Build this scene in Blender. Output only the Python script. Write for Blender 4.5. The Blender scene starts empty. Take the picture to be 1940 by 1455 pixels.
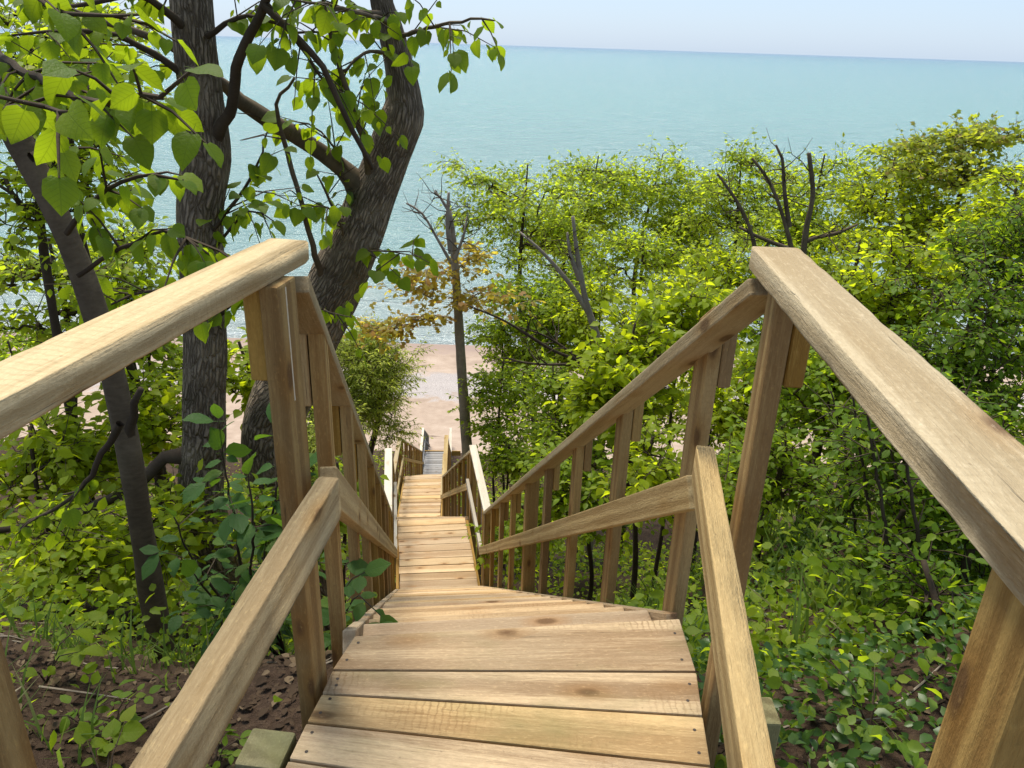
import bpy, bmesh, math, random
import numpy as np
from mathutils import Vector, Matrix
PI = math.pi
scene = bpy.context.scene
C = scene.collection
rnd = random.Random(7)
nrg = np.random.default_rng(11)

# ------------------------------------------------------------------ camera
F_PX = 1500.0
PITCH = math.atan(641.6 / F_PX); ROLL = math.radians(1.853)
fw = np.array([0, math.cos(PITCH), -math.sin(PITCH)])
r0 = np.array([1.0, 0, 0]); u0 = np.array([0, math.sin(PITCH), math.cos(PITCH)])
rt = math.cos(ROLL) * r0 + math.sin(ROLL) * u0
up = -math.sin(ROLL) * r0 + math.cos(ROLL) * u0
cam = bpy.data.cameras.new('camera'); camo = bpy.data.objects.new('camera', cam); C.objects.link(camo)
cam.sensor_fit = 'HORIZONTAL'; cam.sensor_width = 36; cam.lens = 36 * F_PX / 1940
cam.clip_start = 0.05; cam.clip_end = 90000
m = Matrix.Identity(4)
for i in range(3):
    m[i][0] = rt[i]; m[i][1] = up[i]; m[i][2] = -fw[i]
camo.matrix_world = m                      # the eye is the origin; the lake lies 20 m below
scene.camera = camo

# ------------------------------------------------------------------ sky, sun, exposure
SUN_AZ, SUN_EL = math.radians(-26), math.radians(66)      # front left, high
world = bpy.data.worlds.new('World'); scene.world = world; world.use_nodes = True
wn = world.node_tree; wn.nodes.clear()
sky = wn.nodes.new('ShaderNodeTexSky'); sky.sky_type = 'NISHITA'; sky.sun_disc = False
sky.sun_elevation = SUN_EL; sky.sun_rotation = SUN_AZ
sky.altitude = 150; sky.air_density = 1.0; sky.dust_density = 1.0; sky.ozone_density = 3.0
veil = wn.nodes.new('ShaderNodeMix'); veil.data_type = 'RGBA'          # thin high cloud over the whole sky
veil.inputs[0].default_value = 0.6
veil.inputs[7].default_value = (5.9, 7.5, 9.7, 1)
wn.links.new(sky.outputs[0], veil.inputs[6])
bg = wn.nodes.new('ShaderNodeBackground'); bg.inputs[1].default_value = 0.066
wo = wn.nodes.new('ShaderNodeOutputWorld')
wn.links.new(veil.outputs[2], bg.inputs[0]); wn.links.new(bg.outputs[0], wo.inputs[0])
sun = bpy.data.lights.new('sun', 'SUN'); suno = bpy.data.objects.new('sun', sun); C.objects.link(suno)
sun.energy = 3.1; sun.angle = math.radians(24.0); sun.color = (1.0, 0.93, 0.80)
sd = Vector((math.sin(SUN_AZ) * math.cos(SUN_EL), math.cos(SUN_AZ) * math.cos(SUN_EL), math.sin(SUN_EL)))
suno.rotation_euler = sd.to_track_quat('Z', 'Y').to_euler()
scene.view_settings.view_transform = 'Standard'; scene.view_settings.look = 'None'
scene.view_settings.exposure = 0.92; scene.view_settings.gamma = 1.0
scene.view_settings.use_curve_mapping = False
scene.render.resolution_x = 1024; scene.render.resolution_y = 768
scene.render.engine = 'CYCLES'
scene.cycles.max_bounces = 7; scene.cycles.transmission_bounces = 3; scene.cycles.diffuse_bounces = 5; scene.cycles.glossy_bounces = 2

# ------------------------------------------------------------------ helpers
def ray(x, y): return fw + rt * ((x - 970) / F_PX) - up * ((y - 727.5) / F_PX)
def at(x, y, Y):
    d = ray(x, y); return d * (Y / d[1])
def atz(x, y, z):
    d = ray(x, y); return d * (z / d[2])
def link(o, parent=None):
    C.objects.link(o)
    if parent is not None: o.parent = parent
    return o
def thing(name, label, cat, group=None, loc=(0, 0, 0)):
    o = bpy.data.objects.new(name, None); o.empty_display_size = 0.1
    C.objects.link(o); o.location = loc
    o['label'] = label; o['category'] = cat
    if group: o['group'] = group
    return o
def tag(o, label=None, cat=None, group=None, kind=None):
    if label: o['label'] = label
    if cat: o['category'] = cat
    if group: o['group'] = group
    if kind: o['kind'] = kind
    return o
def np_mesh(name, V, faces, mat, smooth=False, uv=None):
    """faces: list of (n,k) int arrays"""
    me = bpy.data.meshes.new(name)
    V = np.asarray(V, np.float32)
    me.vertices.add(len(V)); me.vertices.foreach_set('co', V.ravel())
    tot = [np.full(len(f), f.shape[1], np.int32) for f in faces if len(f)]
    idx = np.concatenate([f.ravel() for f in faces if len(f)]).astype(np.int32)
    tot = np.concatenate(tot); st = np.concatenate([[0], np.cumsum(tot)[:-1]]).astype(np.int32)
    me.loops.add(len(idx)); me.loops.foreach_set('vertex_index', idx)
    me.polygons.add(len(tot)); me.polygons.foreach_set('loop_start', st); me.polygons.foreach_set('loop_total', tot)
    if smooth: me.polygons.foreach_set('use_smooth', np.ones(len(tot), bool))
    if uv is not None:
        l = me.uv_layers.new(name='UVMap'); l.data.foreach_set('uv', np.asarray(uv, np.float32)[idx].ravel())
    me.update(calc_edges=True); me.validate()
    if mat: me.materials.append(mat)
    return me
def mesh_obj(name, me, parent=None, loc=None):
    o = bpy.data.objects.new(name, me)
    if loc is not None: o.location = loc
    return link(o, parent)

# ------------------------------------------------------------------ material helpers
class NT:
    def __init__(s, name):
        s.m = bpy.data.materials.new(name); s.m.use_nodes = True
        s.t = s.m.node_tree; s.t.nodes.clear()
        s.out = s.n('ShaderNodeOutputMaterial')
    def n(s, k, **kw):
        nd = s.t.nodes.new(k)
        for a, b in kw.items(): setattr(nd, a, b)
        return nd
    def l(s, a, b): s.t.links.new(a, b)
    def set(s, sock, v):
        if hasattr(v, 'is_linked') or isinstance(v, bpy.types.NodeSocket): s.l(v, sock)
        else: sock.default_value = v
    def math(s, op, a, b=0.0, c=None):
        nd = s.n('ShaderNodeMath', operation=op); s.set(nd.inputs[0], a); s.set(nd.inputs[1], b)
        if c is not None: s.set(nd.inputs[2], c)
        return nd.outputs[0]
    def mix(s, fac, a, b, bt='MIX'):
        nd = s.n('ShaderNodeMix', data_type='RGBA', blend_type=bt)
        s.set(nd.inputs[0], fac); s.set(nd.inputs[6], a); s.set(nd.inputs[7], b); return nd.outputs[2]
    def ramp(s, fac, stops, interp='LINEAR'):
        nd = s.n('ShaderNodeValToRGB'); nd.color_ramp.interpolation = interp
        e = nd.color_ramp.elements
        while len(e) < len(stops): e.new(0.5)
        for i, (p, c) in enumerate(stops):
            e[i].position = p; e[i].color = c if len(c) == 4 else (*c, 1)
        s.set(nd.inputs[0], fac); return nd.outputs[0]
    def mapr(s, v, a, b, c=0.0, d=1.0):
        nd = s.n('ShaderNodeMapRange'); s.set(nd.inputs[0], v)
        for i, q in enumerate((a, b, c, d)): nd.inputs[i + 1].default_value = q
        return nd.outputs[0]
    def noise(s, vec, scale, detail=4, rough=0.55, dist=0.0):
        nd = s.n('ShaderNodeTexNoise'); s.set(nd.inputs['Vector'], vec)
        nd.inputs['Scale'].default_value = scale; nd.inputs['Detail'].default_value = detail
        nd.inputs['Roughness'].default_value = rough; nd.inputs['Distortion'].default_value = dist
        return nd.outputs['Fac']
    def scalev(s, vec, sc):
        nd = s.n('ShaderNodeVectorMath', operation='MULTIPLY'); s.set(nd.inputs[0], vec); nd.inputs[1].default_value = sc
        return nd.outputs[0]
    def addv(s, a, b):
        nd = s.n('ShaderNodeVectorMath', operation='ADD'); s.set(nd.inputs[0], a); s.set(nd.inputs[1], b); return nd.outputs[0]
    def bump(s, h, strength=0.3, dist=0.01):
        nd = s.n('ShaderNodeBump'); nd.inputs['Strength'].default_value = strength
        nd.inputs['Distance'].default_value = dist; s.l(h, nd.inputs['Height']); return nd.outputs[0]
    def bsdf(s, col, rough=0.7, normal=None, spec=0.3):
        b = s.n('ShaderNodeBsdfPrincipled'); s.set(b.inputs['Base Color'], col); s.set(b.inputs['Roughness'], rough)
        b.inputs['Specular IOR Level'].default_value = spec
        if normal is not None: s.l(normal, b.inputs['Normal'])
        return b.outputs[0]
    def done(s, sh): s.l(sh, s.out.inputs[0]); return s.m
def rgb(r, g, b): return (r, g, b, 1)

def wood(name, light, dark, grey, weather=0.3, moss=0.0, saw=0.25):
    t = NT(name)
    tc = t.n('ShaderNodeTexCoord').outputs['Object']
    oi = t.n('ShaderNodeObjectInfo').outputs['Random']
    off = t.n('ShaderNodeCombineXYZ')
    t.l(t.math('MULTIPLY', oi, 37.3), off.inputs[0]); t.l(t.math('MULTIPLY', oi, 11.7), off.inputs[1]); t.l(t.math('MULTIPLY', oi, 53.1), off.inputs[2])
    p = t.addv(tc, off.outputs[0])
    warp = t.noise(t.scalev(p, (1.6, 5, 5)), 1.0, 3, 0.5)
    # growth rings cut lengthwise
    wv = t.n('ShaderNodeTexWave', wave_type='RINGS', rings_direction='X', wave_profile='SIN')
    t.set(wv.inputs['Vector'], t.scalev(t.addv(p, t.scalev(off.outputs[0], (0, 0.02, 0.02))), (0.35, 6, 6)))
    wv.inputs['Scale'].default_value = 1.15; wv.inputs['Distortion'].default_value = 5.0
    wv.inputs['Detail'].default_value = 2.0; wv.inputs['Detail Scale'].default_value = 0.9
    grain = t.noise(t.scalev(p, (2.2, 70, 70)), 1.0, 4, 0.65, 0.4)
    fine = t.noise(t.scalev(p, (14, 300, 300)), 1.0, 4, 0.75)
    ring = t.math('MULTIPLY', wv.outputs['Fac'], 0.34)
    g = t.math('ADD', t.math('ADD', ring, t.math('MULTIPLY', grain, 0.70)), t.math('MULTIPLY', fine, 0.55))
    col = t.ramp(g, [(0.66, dark), (0.80, tuple((a + b) / 2 for a, b in zip(light, dark))), (0.94, light)])
    # broad tone differences along and across a board
    broad = t.noise(t.scalev(p, (1.1, 3.5, 3.5)), 1.0, 3, 0.5)
    col = t.mix(t.mapr(broad, 0.4, 0.72, 0, weather), col, (*grey, 1))
    val = t.mapr(oi, 0, 1, 0.72, 1.08)
    hs = t.n('ShaderNodeHueSaturation'); t.l(col, hs.inputs['Color']); t.l(val, hs.inputs['Value'])
    t.l(t.mapr(t.math('FRACT', t.math('MULTIPLY', oi, 7.7)), 0, 1, 0.82, 1.08), hs.inputs['Saturation'])
    col = hs.outputs[0]
    # knots
    vo = t.n('ShaderNodeTexVoronoi', feature='F1'); vo.inputs['Scale'].default_value = 1.0
    kp = t.addv(t.scalev(p, (4.6, 11, 11)), t.scalev(off.outputs[0], (0.3, 0.7, 0.2)))
    t.set(vo.inputs['Vector'], kp); vo.inputs['Randomness'].default_value = 1.0
    sel = t.n('ShaderNodeSeparateColor'); t.l(vo.outputs['Color'], sel.inputs[0])
    on = t.math('GREATER_THAN', sel.outputs[0], 0.50)
    kd = t.math('ADD', vo.outputs['Distance'], t.math('MULTIPLY', warp, 0.12))
    core = t.math('MULTIPLY', t.mapr(kd, 0.17, 0.25, 1, 0), on)
    halo = t.math('MULTIPLY', t.mapr(kd, 0.18, 0.50, 0.6, 0), on)
    col = t.mix(halo, col, (dark[0] * 0.8, dark[1] * 0.66, dark[2] * 0.5, 1))
    col = t.mix(t.math('MULTIPLY', core, 0.8), col, (0.10, 0.050, 0.022, 1))
    # short dark checks along the grain
    ck = t.noise(t.scalev(p, (5, 190, 190)), 1.0, 2, 0.5)
    ckm = t.math('MULTIPLY', t.mapr(ck, 0.70, 0.76, 0, 1), t.mapr(t.noise(t.scalev(p, (3, 8, 8)), 1.0, 2), 0.50, 0.62, 0, 0.75))
    col = t.mix(ckm, col, (0.06, 0.035, 0.018, 1))
    sm = t.noise(t.scalev(p, (6, 45, 45)), 1.0, 5, 0.7, 0.6)
    col = t.mix(t.mapr(sm, 0.56, 0.76, 0, 0.38), col, (dark[0] * .62, dark[1] * .58, dark[2] * .55, 1))
    rg = t.noise(t.scalev(p, (60, 160, 160)), 1.0, 3, 0.7)
    col = t.mix(t.mapr(rg, 0.35, 0.66, 0.20, 0), col, (dark[0] * .5, dark[1] * .46, dark[2] * .42, 1))
    col = t.mix(t.mapr(rg, 0.58, 0.75, 0, 0.30), col, (min(1, light[0] * 1.2), light[1] * 1.22, light[2] * 1.3, 1))
    # dirt specks, stains
    sp = t.noise(p, 95, 2, 0.5)
    col = t.mix(t.mapr(sp, 0.68, 0.78, 0, 0.35), col, (0.10, 0.065, 0.035, 1))
    if moss > 0:
        mo = t.noise(t.scalev(p, (2.5, 6, 6)), 1.0, 4, 0.6)
        col = t.mix(t.mapr(mo, 0.50, 0.74, 0, moss), col, (0.17, 0.16, 0.06, 1))
    # saw marks across the board
    sw = t.n('ShaderNodeTexWave', wave_type='BANDS', bands_direction='X'); t.set(sw.inputs['Vector'], p)
    sw.inputs['Scale'].default_value = 19; sw.inputs['Distortion'].default_value = 3.5; sw.inputs['Detail'].default_value = 3; sw.inputs['Detail Scale'].default_value = 2.5
    smask = t.mapr(t.noise(t.scalev(p, (1.8, 4, 4)), 1.0, 2), 0.56, 0.70, 0, 1)
    swm = t.math('MULTIPLY', t.mapr(sw.outputs['Fac'], 0.0, 0.3, 1, 0), smask)
    col = t.mix(t.math('MULTIPLY', swm, saw), col, (dark[0] * .55, dark[1] * .5, dark[2] * .45, 1))
    h = t.math('SUBTRACT', t.math('ADD', t.math('MULTIPLY', g, 0.6), t.math('MULTIPLY', core, 0.25)), t.math('ADD', t.math('MULTIPLY', ckm, 0.9), t.math('MULTIPLY', swm, 0.55 * saw)))
    h = t.math('ADD', h, t.math('MULTIPLY', t.math('ADD', rg, sm), 0.45))
    return t.done(t.bsdf(col, 0.78, t.bump(h, 0.9, 0.005), 0.2))
M = {}
M['deck'] = wood('deck_lumber', (0.56, 0.380, 0.180), (0.29, 0.172, 0.068), (0.43, 0.325, 0.18), 0.55, 0.5, 0.6)
M['tread'] = wood('tread_lumber', (0.65, 0.445, 0.240), (0.42, 0.258, 0.118), (0.53, 0.405, 0.235), 0.5, 0.0, 0.3)
M['rail'] = wood('rail_lumber', (0.56, 0.420, 0.220), (0.37, 0.255, 0.112), (0.50, 0.400, 0.235), 0.55, 0.0, 0.2)
M['bleached'] = wood('bleached_rail_lumber', (0.62, 0.500, 0.320), (0.39, 0.285, 0.155), (0.54, 0.46, 0.32), 0.7, 0.0, 0.10)
M['post'] = wood('post_lumber', (0.50, 0.305, 0.085), (0.30, 0.160, 0.038), (0.43, 0.280, 0.095), 0.35, 0.0, 0.15)
M['mid'] = wood('mid_rail_lumber', (0.58, 0.400, 0.158), (0.38, 0.238, 0.078), (0.50, 0.360, 0.165), 0.35, 0.0, 0.12)
M['grey'] = wood('grey_weathered_lumber', (0.36, 0.335, 0.31), (0.20, 0.185, 0.17), (0.34, 0.33, 0.32), 0.7, 0.0, 0.2)
M['pale'] = wood('pale_weathered_lumber', (0.62, 0.54, 0.42), (0.45, 0.38, 0.28), (0.56, 0.51, 0.42), 0.7, 0.0, 0.2)
M['mossy'] = wood('mossy_lumber', (0.30, 0.255, 0.12), (0.17, 0.135, 0.06), (0.22, 0.22, 0.09), 0.8, 0.8, 0.1)
t = NT('nail_steel'); M['nail'] = t.done(t.bsdf(rgb(0.05, 0.035, 0.025), 0.6))

def leafmat(name, c1, c2, c3, trans, tmix=0.45, rough=0.42, p3=0.10, veins=False):
    t = NT(name)
    ri = t.n('ShaderNodeNewGeometry').outputs['Random Per Island']
    oi = t.n('ShaderNodeObjectInfo').outputs['Random']
    k = t.math('FRACT', t.math('ADD', ri, oi))
    col = t.mix(k, (*c1, 1), (*c2, 1))
    k3 = t.math('FRACT', t.math('MULTIPLY', k, 17.3))
    col = t.mix(t.math('LESS_THAN', k3, p3), col, (*c3, 1))
    tc = t.n('ShaderNodeTexCoord').outputs['Object']
    nz = t.noise(tc, 60, 2, 0.5)
    col = t.mix(t.mapr(nz, 0.3, 0.7, 0, 0.25), col, (c1[0] * 0.6, c1[1] * 0.65, c1[2] * 0.6, 1))
    tv = t.mapr(t.math('FRACT', t.math('MULTIPLY', k, 5.1)), 0, 1, 0.65, 1.25)
    hs = t.n('ShaderNodeHueSaturation'); hs.inputs['Color'].default_value = (*trans, 1); t.l(tv, hs.inputs['Value'])
    nrm = None
    if veins:
        sx = t.n('ShaderNodeSeparateXYZ'); t.l(tc, sx.inputs[0]); ax = t.math('ABSOLUTE', sx.outputs[0])
        fr = t.math('FRACT', t.math('MULTIPLY', t.math('SUBTRACT', sx.outputs[1], t.math('MULTIPLY', ax, 0.75)), 6.5))
        side = t.mapr(t.math('ABSOLUTE', t.math('SUBTRACT', fr, 0.5)), 0.0, 0.09, 1, 0)
        midr = t.mapr(ax, 0.0, 0.022, 1, 0); vn = t.math('MAXIMUM', side, midr)
        col = t.mix(t.math('MULTIPLY', vn, 0.35), col, (c2[0] * 1.7, c2[1] * 1.6, c2[2] * 2.2, 1))
        nz2 = t.noise(tc, 9, 3, 0.6)
        col = t.mix(t.mapr(nz2, 0.62, 0.72, 0, 0.4), col, (c1[0] * 1.9, c1[1] * 1.2, c1[2] * 1.3, 1))
        nrm = t.bump(t.math('SUBTRACT', t.math('MULTIPLY', nz2, 0.8), t.math('MULTIPLY', vn, 0.5)), 0.22, 0.04)
        tn = t.n('ShaderNodeHueSaturation'); t.l(hs.outputs[0], tn.inputs['Color']); t.l(t.mapr(vn, 0, 1, 1.0, 0.62), tn.inputs['Value']); hs = tn
    a = t.bsdf(col, rough + 0.1, nrm, 0.22)
    b = t.n('ShaderNodeBsdfTranslucent'); t.l(hs.outputs[0], b.inputs[0])
    mx = t.n('ShaderNodeMixShader'); mx.inputs[0].default_value = tmix
    t.l(a, mx.inputs[1]); t.l(b.outputs[0], mx.inputs[2])
    return t.done(mx.outputs[0])
L = {}
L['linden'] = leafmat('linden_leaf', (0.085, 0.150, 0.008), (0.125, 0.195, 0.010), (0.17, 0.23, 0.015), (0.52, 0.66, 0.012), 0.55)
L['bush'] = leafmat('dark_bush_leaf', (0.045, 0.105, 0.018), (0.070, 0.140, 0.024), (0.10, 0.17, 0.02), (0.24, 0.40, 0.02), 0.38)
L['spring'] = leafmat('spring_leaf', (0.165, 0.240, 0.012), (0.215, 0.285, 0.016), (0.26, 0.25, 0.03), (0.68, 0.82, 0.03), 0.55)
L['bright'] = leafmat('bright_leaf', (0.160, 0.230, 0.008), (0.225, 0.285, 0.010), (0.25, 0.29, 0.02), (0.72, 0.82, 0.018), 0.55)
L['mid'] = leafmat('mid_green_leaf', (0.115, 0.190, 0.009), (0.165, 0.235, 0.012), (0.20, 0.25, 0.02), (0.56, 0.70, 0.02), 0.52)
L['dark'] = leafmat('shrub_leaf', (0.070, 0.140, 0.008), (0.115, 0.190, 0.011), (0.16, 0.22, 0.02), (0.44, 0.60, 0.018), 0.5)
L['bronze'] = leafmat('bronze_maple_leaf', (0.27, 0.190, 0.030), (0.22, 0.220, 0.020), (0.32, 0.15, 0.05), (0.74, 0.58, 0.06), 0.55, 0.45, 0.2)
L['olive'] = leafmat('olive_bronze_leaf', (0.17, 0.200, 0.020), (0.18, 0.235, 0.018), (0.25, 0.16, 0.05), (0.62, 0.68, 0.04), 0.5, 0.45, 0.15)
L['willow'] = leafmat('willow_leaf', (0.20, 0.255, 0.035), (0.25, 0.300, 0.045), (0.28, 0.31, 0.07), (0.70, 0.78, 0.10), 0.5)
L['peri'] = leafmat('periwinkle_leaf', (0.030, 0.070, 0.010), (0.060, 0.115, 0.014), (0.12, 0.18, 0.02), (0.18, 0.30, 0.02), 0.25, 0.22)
L['litter'] = leafmat('dead_leaf', (0.046, 0.028, 0.016), (0.085, 0.054, 0.030), (0.17, 0.12, 0.07), (0.10, 0.05, 0.03), 0.12, 0.75, 0.14)
L['grass'] = leafmat('grass_blade', (0.075, 0.130, 0.020), (0.11, 0.170, 0.030), (0.22, 0.21, 0.09), (0.25, 0.36, 0.04), 0.4)

def bark(name, c1, c2, vs=1.0, depth=0.02, ridge=True):
    t = NT(name)
    uv = t.n('ShaderNodeUVMap').outputs[0]
    tc = t.n('ShaderNodeTexCoord').outputs['Object']
    nz = t.noise(tc, 6, 4, 0.6)
    if ridge:
        w = t.noise(t.scalev(uv, (1, 1, 1)), 9, 3, 0.6)
        p = t.addv(t.scalev(uv, (46 * vs, 9 * vs, 1)), t.scalev(t.n('ShaderNodeCombineXYZ').outputs[0], (0, 0, 0)))
        vo = t.n('ShaderNodeTexVoronoi', feature='DISTANCE_TO_EDGE'); vo.inputs['Scale'].default_value = 1.0
        wp = t.n('ShaderNodeCombineXYZ'); t.l(t.math('MULTIPLY', w, 1.6), wp.inputs[0]); t.l(t.math('MULTIPLY', w, 1.2), wp.inputs[1])
        t.set(vo.inputs['Vector'], t.addv(p, wp.outputs[0]))
        e = t.mapr(vo.outputs['Distance'], 0.0, 0.28, 0, 1)
        fine = t.noise(t.scalev(uv, (150, 45, 1)), 1, 3, 0.6)
        h = t.math('ADD', e, t.math('MULTIPLY', fine, 0.4))
    else:
        fine = t.noise(t.scalev(uv, (25, 70, 1)), 1, 3, 0.6)
        e = fine; h = t.math('ADD', t.math('MULTIPLY', fine, 0.5), nz)
    col = t.mix(e, (*c1, 1), (*c2, 1))
    col = t.mix(t.mapr(nz, 0.45, 0.75, 0, 0.5), col, (c2[0] * 1.6, c2[1] * 1.65, c2[2] * 1.6, 1))
    col = t.mix(t.mapr(t.noise(tc, 2.5, 3), 0.55, 0.75, 0, 0.45), col, (c1[0] * .9, c1[1] * 1.15, c1[2] * .8, 1))
    return t.done(t.bsdf(col, 0.85, t.bump(h, 0.8, depth), 0.15))
B = {}
B['furrow'] = bark('furrowed_bark', (0.085, 0.062, 0.042), (0.260, 0.200, 0.145), 1.0, 0.03)
B['smooth'] = bark('smooth_bark', (0.052, 0.037, 0.023), (0.135, 0.100, 0.066), 1.0, 0.006, False)
B['twig'] = bark('twig_bark', (0.034, 0.024, 0.016), (0.070, 0.050, 0.034), 1.0, 0.003, False)
B['grey'] = bark('grey_bark', (0.15, 0.120, 0.092), (0.28, 0.235, 0.185), 1.0, 0.006, False)

# ------------------------------------------------------------------ terrain
GY = np.array([-30, -12, -2, 1.2, 2.1, 2.9, 7.7, 9.3, 15.1, 17.0, 27.0, 29.0, 36.0, 53.0, 70, 130.])
GZ = np.array([-1.5, -1.6, -1.75, -1.80, -1.98, -2.75, -6.75, -6.95, -10.6, -10.85, -16.3, -16.6, -18.5, -20.02, -21, -24.])
def sstep(a, b, x):
    k = np.clip((x - a) / (b - a), 0, 1); return k * k * (3 - 2 * k)
def ground_z(x, y):
    x = np.asarray(x, float); y = np.asarray(y, float)
    z = np.interp(y, GY, GZ)
    z = z + sstep(0.65, 2.2, x) * 1.15 * np.exp(-((y - 5.2) / 2.6) ** 2)
    z = z + sstep(1.3, 3.0, -x) * 0.35 * np.exp(-((y - 4.6) / 2.2) ** 2)
    far = sstep(3, 9, y) * (1 - sstep(30, 37, y))
    z = z + far * (0.35 * np.sin(x * 0.55 + y * 0.2) + 0.25 * np.sin(x * 1.1 - y * 0.6 + 1)) * sstep(2.5, 6, np.abs(x + 0.15 * y))
    near = 1 - sstep(8, 14, y)
    z = z + near * (0.035 * np.sin(x * 5.1 + y * 2.2) + 0.03 * np.sin(y * 6.3 - x * 3.1) + 0.015 * np.sin(13 * x + 2) * np.sin(11 * y))
    return z
def axis(a, b, fine_a, fine_b, df, dc):
    v = [a]
    while v[-1] < b:
        s = df if fine_a <= v[-1] <= fine_b else dc
        v.append(v[-1] + s)
    return np.array(v)
gx = axis(-70, 70, -5, 5, 0.11, 1.4); gy = axis(-14, 75, -1, 9, 0.11, 0.7)
XX, YY = np.meshgrid(gx, gy); ZZ = ground_z(XX, YY)
V = np.stack([XX, YY, ZZ], -1).reshape(-1, 3); nx, ny = len(gx), len(gy)
i0 = (np.arange(ny - 1)[:, None] * nx + np.arange(nx - 1)[None]).ravel()
t = NT('forest_soil')
tc = t.n('ShaderNodeTexCoord').outputs['Object']
n1 = t.noise(tc, 3.0, 5, 0.6); n2 = t.noise(tc, 28, 4, 0.65); n3 = t.noise(tc, 120, 3, 0.6)
col = t.ramp(t.math('ADD', t.math('MULTIPLY', n1, 0.5), t.math('MULTIPLY', n2, 0.5)), [(0.35, (0.030, 0.019, 0.012)), (0.55, (0.070, 0.045, 0.030)), (0.72, (0.13, 0.088, 0.058))])
col = t.mix(t.mapr(n3, 0.6, 0.75, 0, 0.6), col, rgb(0.20, 0.14, 0.10))
M['soil'] = t.done(t.bsdf(col, 0.95, t.bump(t.math('ADD', n2, t.math('MULTIPLY', n3, 0.5)), 1.0, 0.03), 0.1))
gme = np_mesh('ground', V, [np.stack([i0, i0 + 1, i0 + nx + 1, i0 + nx], 1)], M['soil'], True)
tag(mesh_obj('ground', gme), kind='structure')

# beach: sand with a pebble band
bx = np.linspace(-70, 70, 141); by = np.linspace(31.5, 62, 80)
XX, YY = np.meshgrid(bx, by); ZZ = ground_z(XX, YY) + 0.05 + 0.05 * np.sin(XX * 0.9 + YY * 0.4) * sstep(33, 38, YY) * (1 - sstep(46, 50, YY)) - 0.6 * (1 - sstep(31.5, 33.0, YY))
V = np.stack([XX, YY, ZZ], -1).reshape(-1, 3); nx, ny = len(bx), len(by)
i0 = (np.arange(ny - 1)[:, None] * nx + np.arange(nx - 1)[None]).ravel()
t = NT('beach_sand')
tc = t.n('ShaderNodeTexCoord').outputs['Object']
sp = t.n('ShaderNodeSeparateXYZ'); t.l(tc, sp.inputs[0])
n1 = t.noise(tc, 0.9, 5, 0.6); n2 = t.noise(tc, 14, 3, 0.6)
col = t.ramp(n1, [(0.3, (0.30, 0.22, 0.165)), (0.55, (0.39, 0.295, 0.225)), (0.75, (0.46, 0.365, 0.29))])
yj = t.math('ADD', sp.outputs[1], t.math('MULTIPLY', t.math('SUBTRACT', n1, 0.5), 7.0))
peb = t.math('MULTIPLY', t.mapr(yj, 41.2, 42.4, 0, 1), t.mapr(yj, 46.0, 47.5, 1, 0))
vo = t.n('ShaderNodeTexVoronoi'); t.set(vo.inputs['Vector'], tc); vo.inputs['Scale'].default_value = 6
pc = t.ramp(t.math('FRACT', t.math('MULTIPLY', vo.outputs['Distance'], 3.1)), [(0, (0.22, 0.20, 0.20)), (1, (0.50, 0.46, 0.44))])
col = t.mix(t.math('MULTIPLY', peb, 0.8), col, pc)
wet = t.mapr(yj, 50.8, 52.4, 0, 1)
col = t.mix(wet, col, rgb(0.30, 0.22, 0.18))
col = t.mix(t.mapr(n2, 0.62, 0.72, 0, 0.5), col, rgb(0.30, 0.23, 0.18))
M['sand'] = t.done(t.bsdf(col, 0.9, t.bump(n2, 0.6, 0.05), 0.2))
tag(mesh_obj('beach', np_mesh('beach', V, [np.stack([i0, i0 + 1, i0 + nx + 1, i0 + nx], 1)], M['sand'], True)), kind='structure')

# lake: one sheet out past the horizon
t = NT('lake_water')
tc = t.n('ShaderNodeTexCoord').outputs['Object']
sp = t.n('ShaderNodeSeparateXYZ'); t.l(tc, sp.inputs[0])
bandn = t.noise(t.scalev(tc, (0.0015, 0.006, 1)), 1.0, 4, 0.6)
depth = t.math('ADD', t.math('LOGARITHM', sp.outputs[1], 10.0), t.math('MULTIPLY', t.math('SUBTRACT', bandn, 0.5), 0.35))
col = t.ramp(t.mapr(depth, 1.7, 4.3), [(0.0, (0.36, 0.38, 0.35)), (0.08, (0.22, 0.345, 0.315)), (0.30, (0.150, 0.325, 0.295)), (0.62, (0.095, 0.245, 0.250)), (0.85, (0.05, 0.155, 0.20)), (1.0, (0.03, 0.09, 0.16))])
foam = t.math('MULTIPLY', t.mapr(sp.outputs[1], 52.5, 57, 1, 0), t.mapr(t.noise(t.scalev(tc, (0.25, 1.3, 1)), 1.0, 4, 0.6, 1.0), 0.50, 0.60, 0, 0.55))
streak = t.math('MULTIPLY', t.mapr(t.noise(t.scalev(tc, (0.05, 0.5, 1)), 1.0, 3, 0.6, 0.6), 0.60, 0.70, 0, 0.3), t.mapr(sp.outputs[1], 55, 85, 1, 0))
col = t.mix(t.math('MAXIMUM', foam, streak), col, rgb(0.75, 0.78, 0.78))
w1 = t.noise(t.scalev(tc, (0.35, 0.8, 1)), 1.0, 4, 0.6)
w2 = t.noise(t.scalev(tc, (2.2, 4.5, 1)), 1.0, 3, 0.6)
w3 = t.noise(t.scalev(tc, (0.03, 0.12, 1)), 1.0, 4, 0.65)
h = t.math('ADD', t.math('ADD', t.math('MULTIPLY', w1, 1.1), t.math('MULTIPLY', w2, 0.22)), t.math('MULTIPLY', w3, 2.2))
w4 = t.noise(t.scalev(tc, (0.11, 0.30, 1)), 1.0, 3, 0.55, 0.4)
h = t.math('ADD', h, t.math('MULTIPLY', w4, 1.6))
chop = t.math('ADD', t.math('MULTIPLY', w1, 0.6), t.math('MULTIPLY', w4, 0.4))
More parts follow.
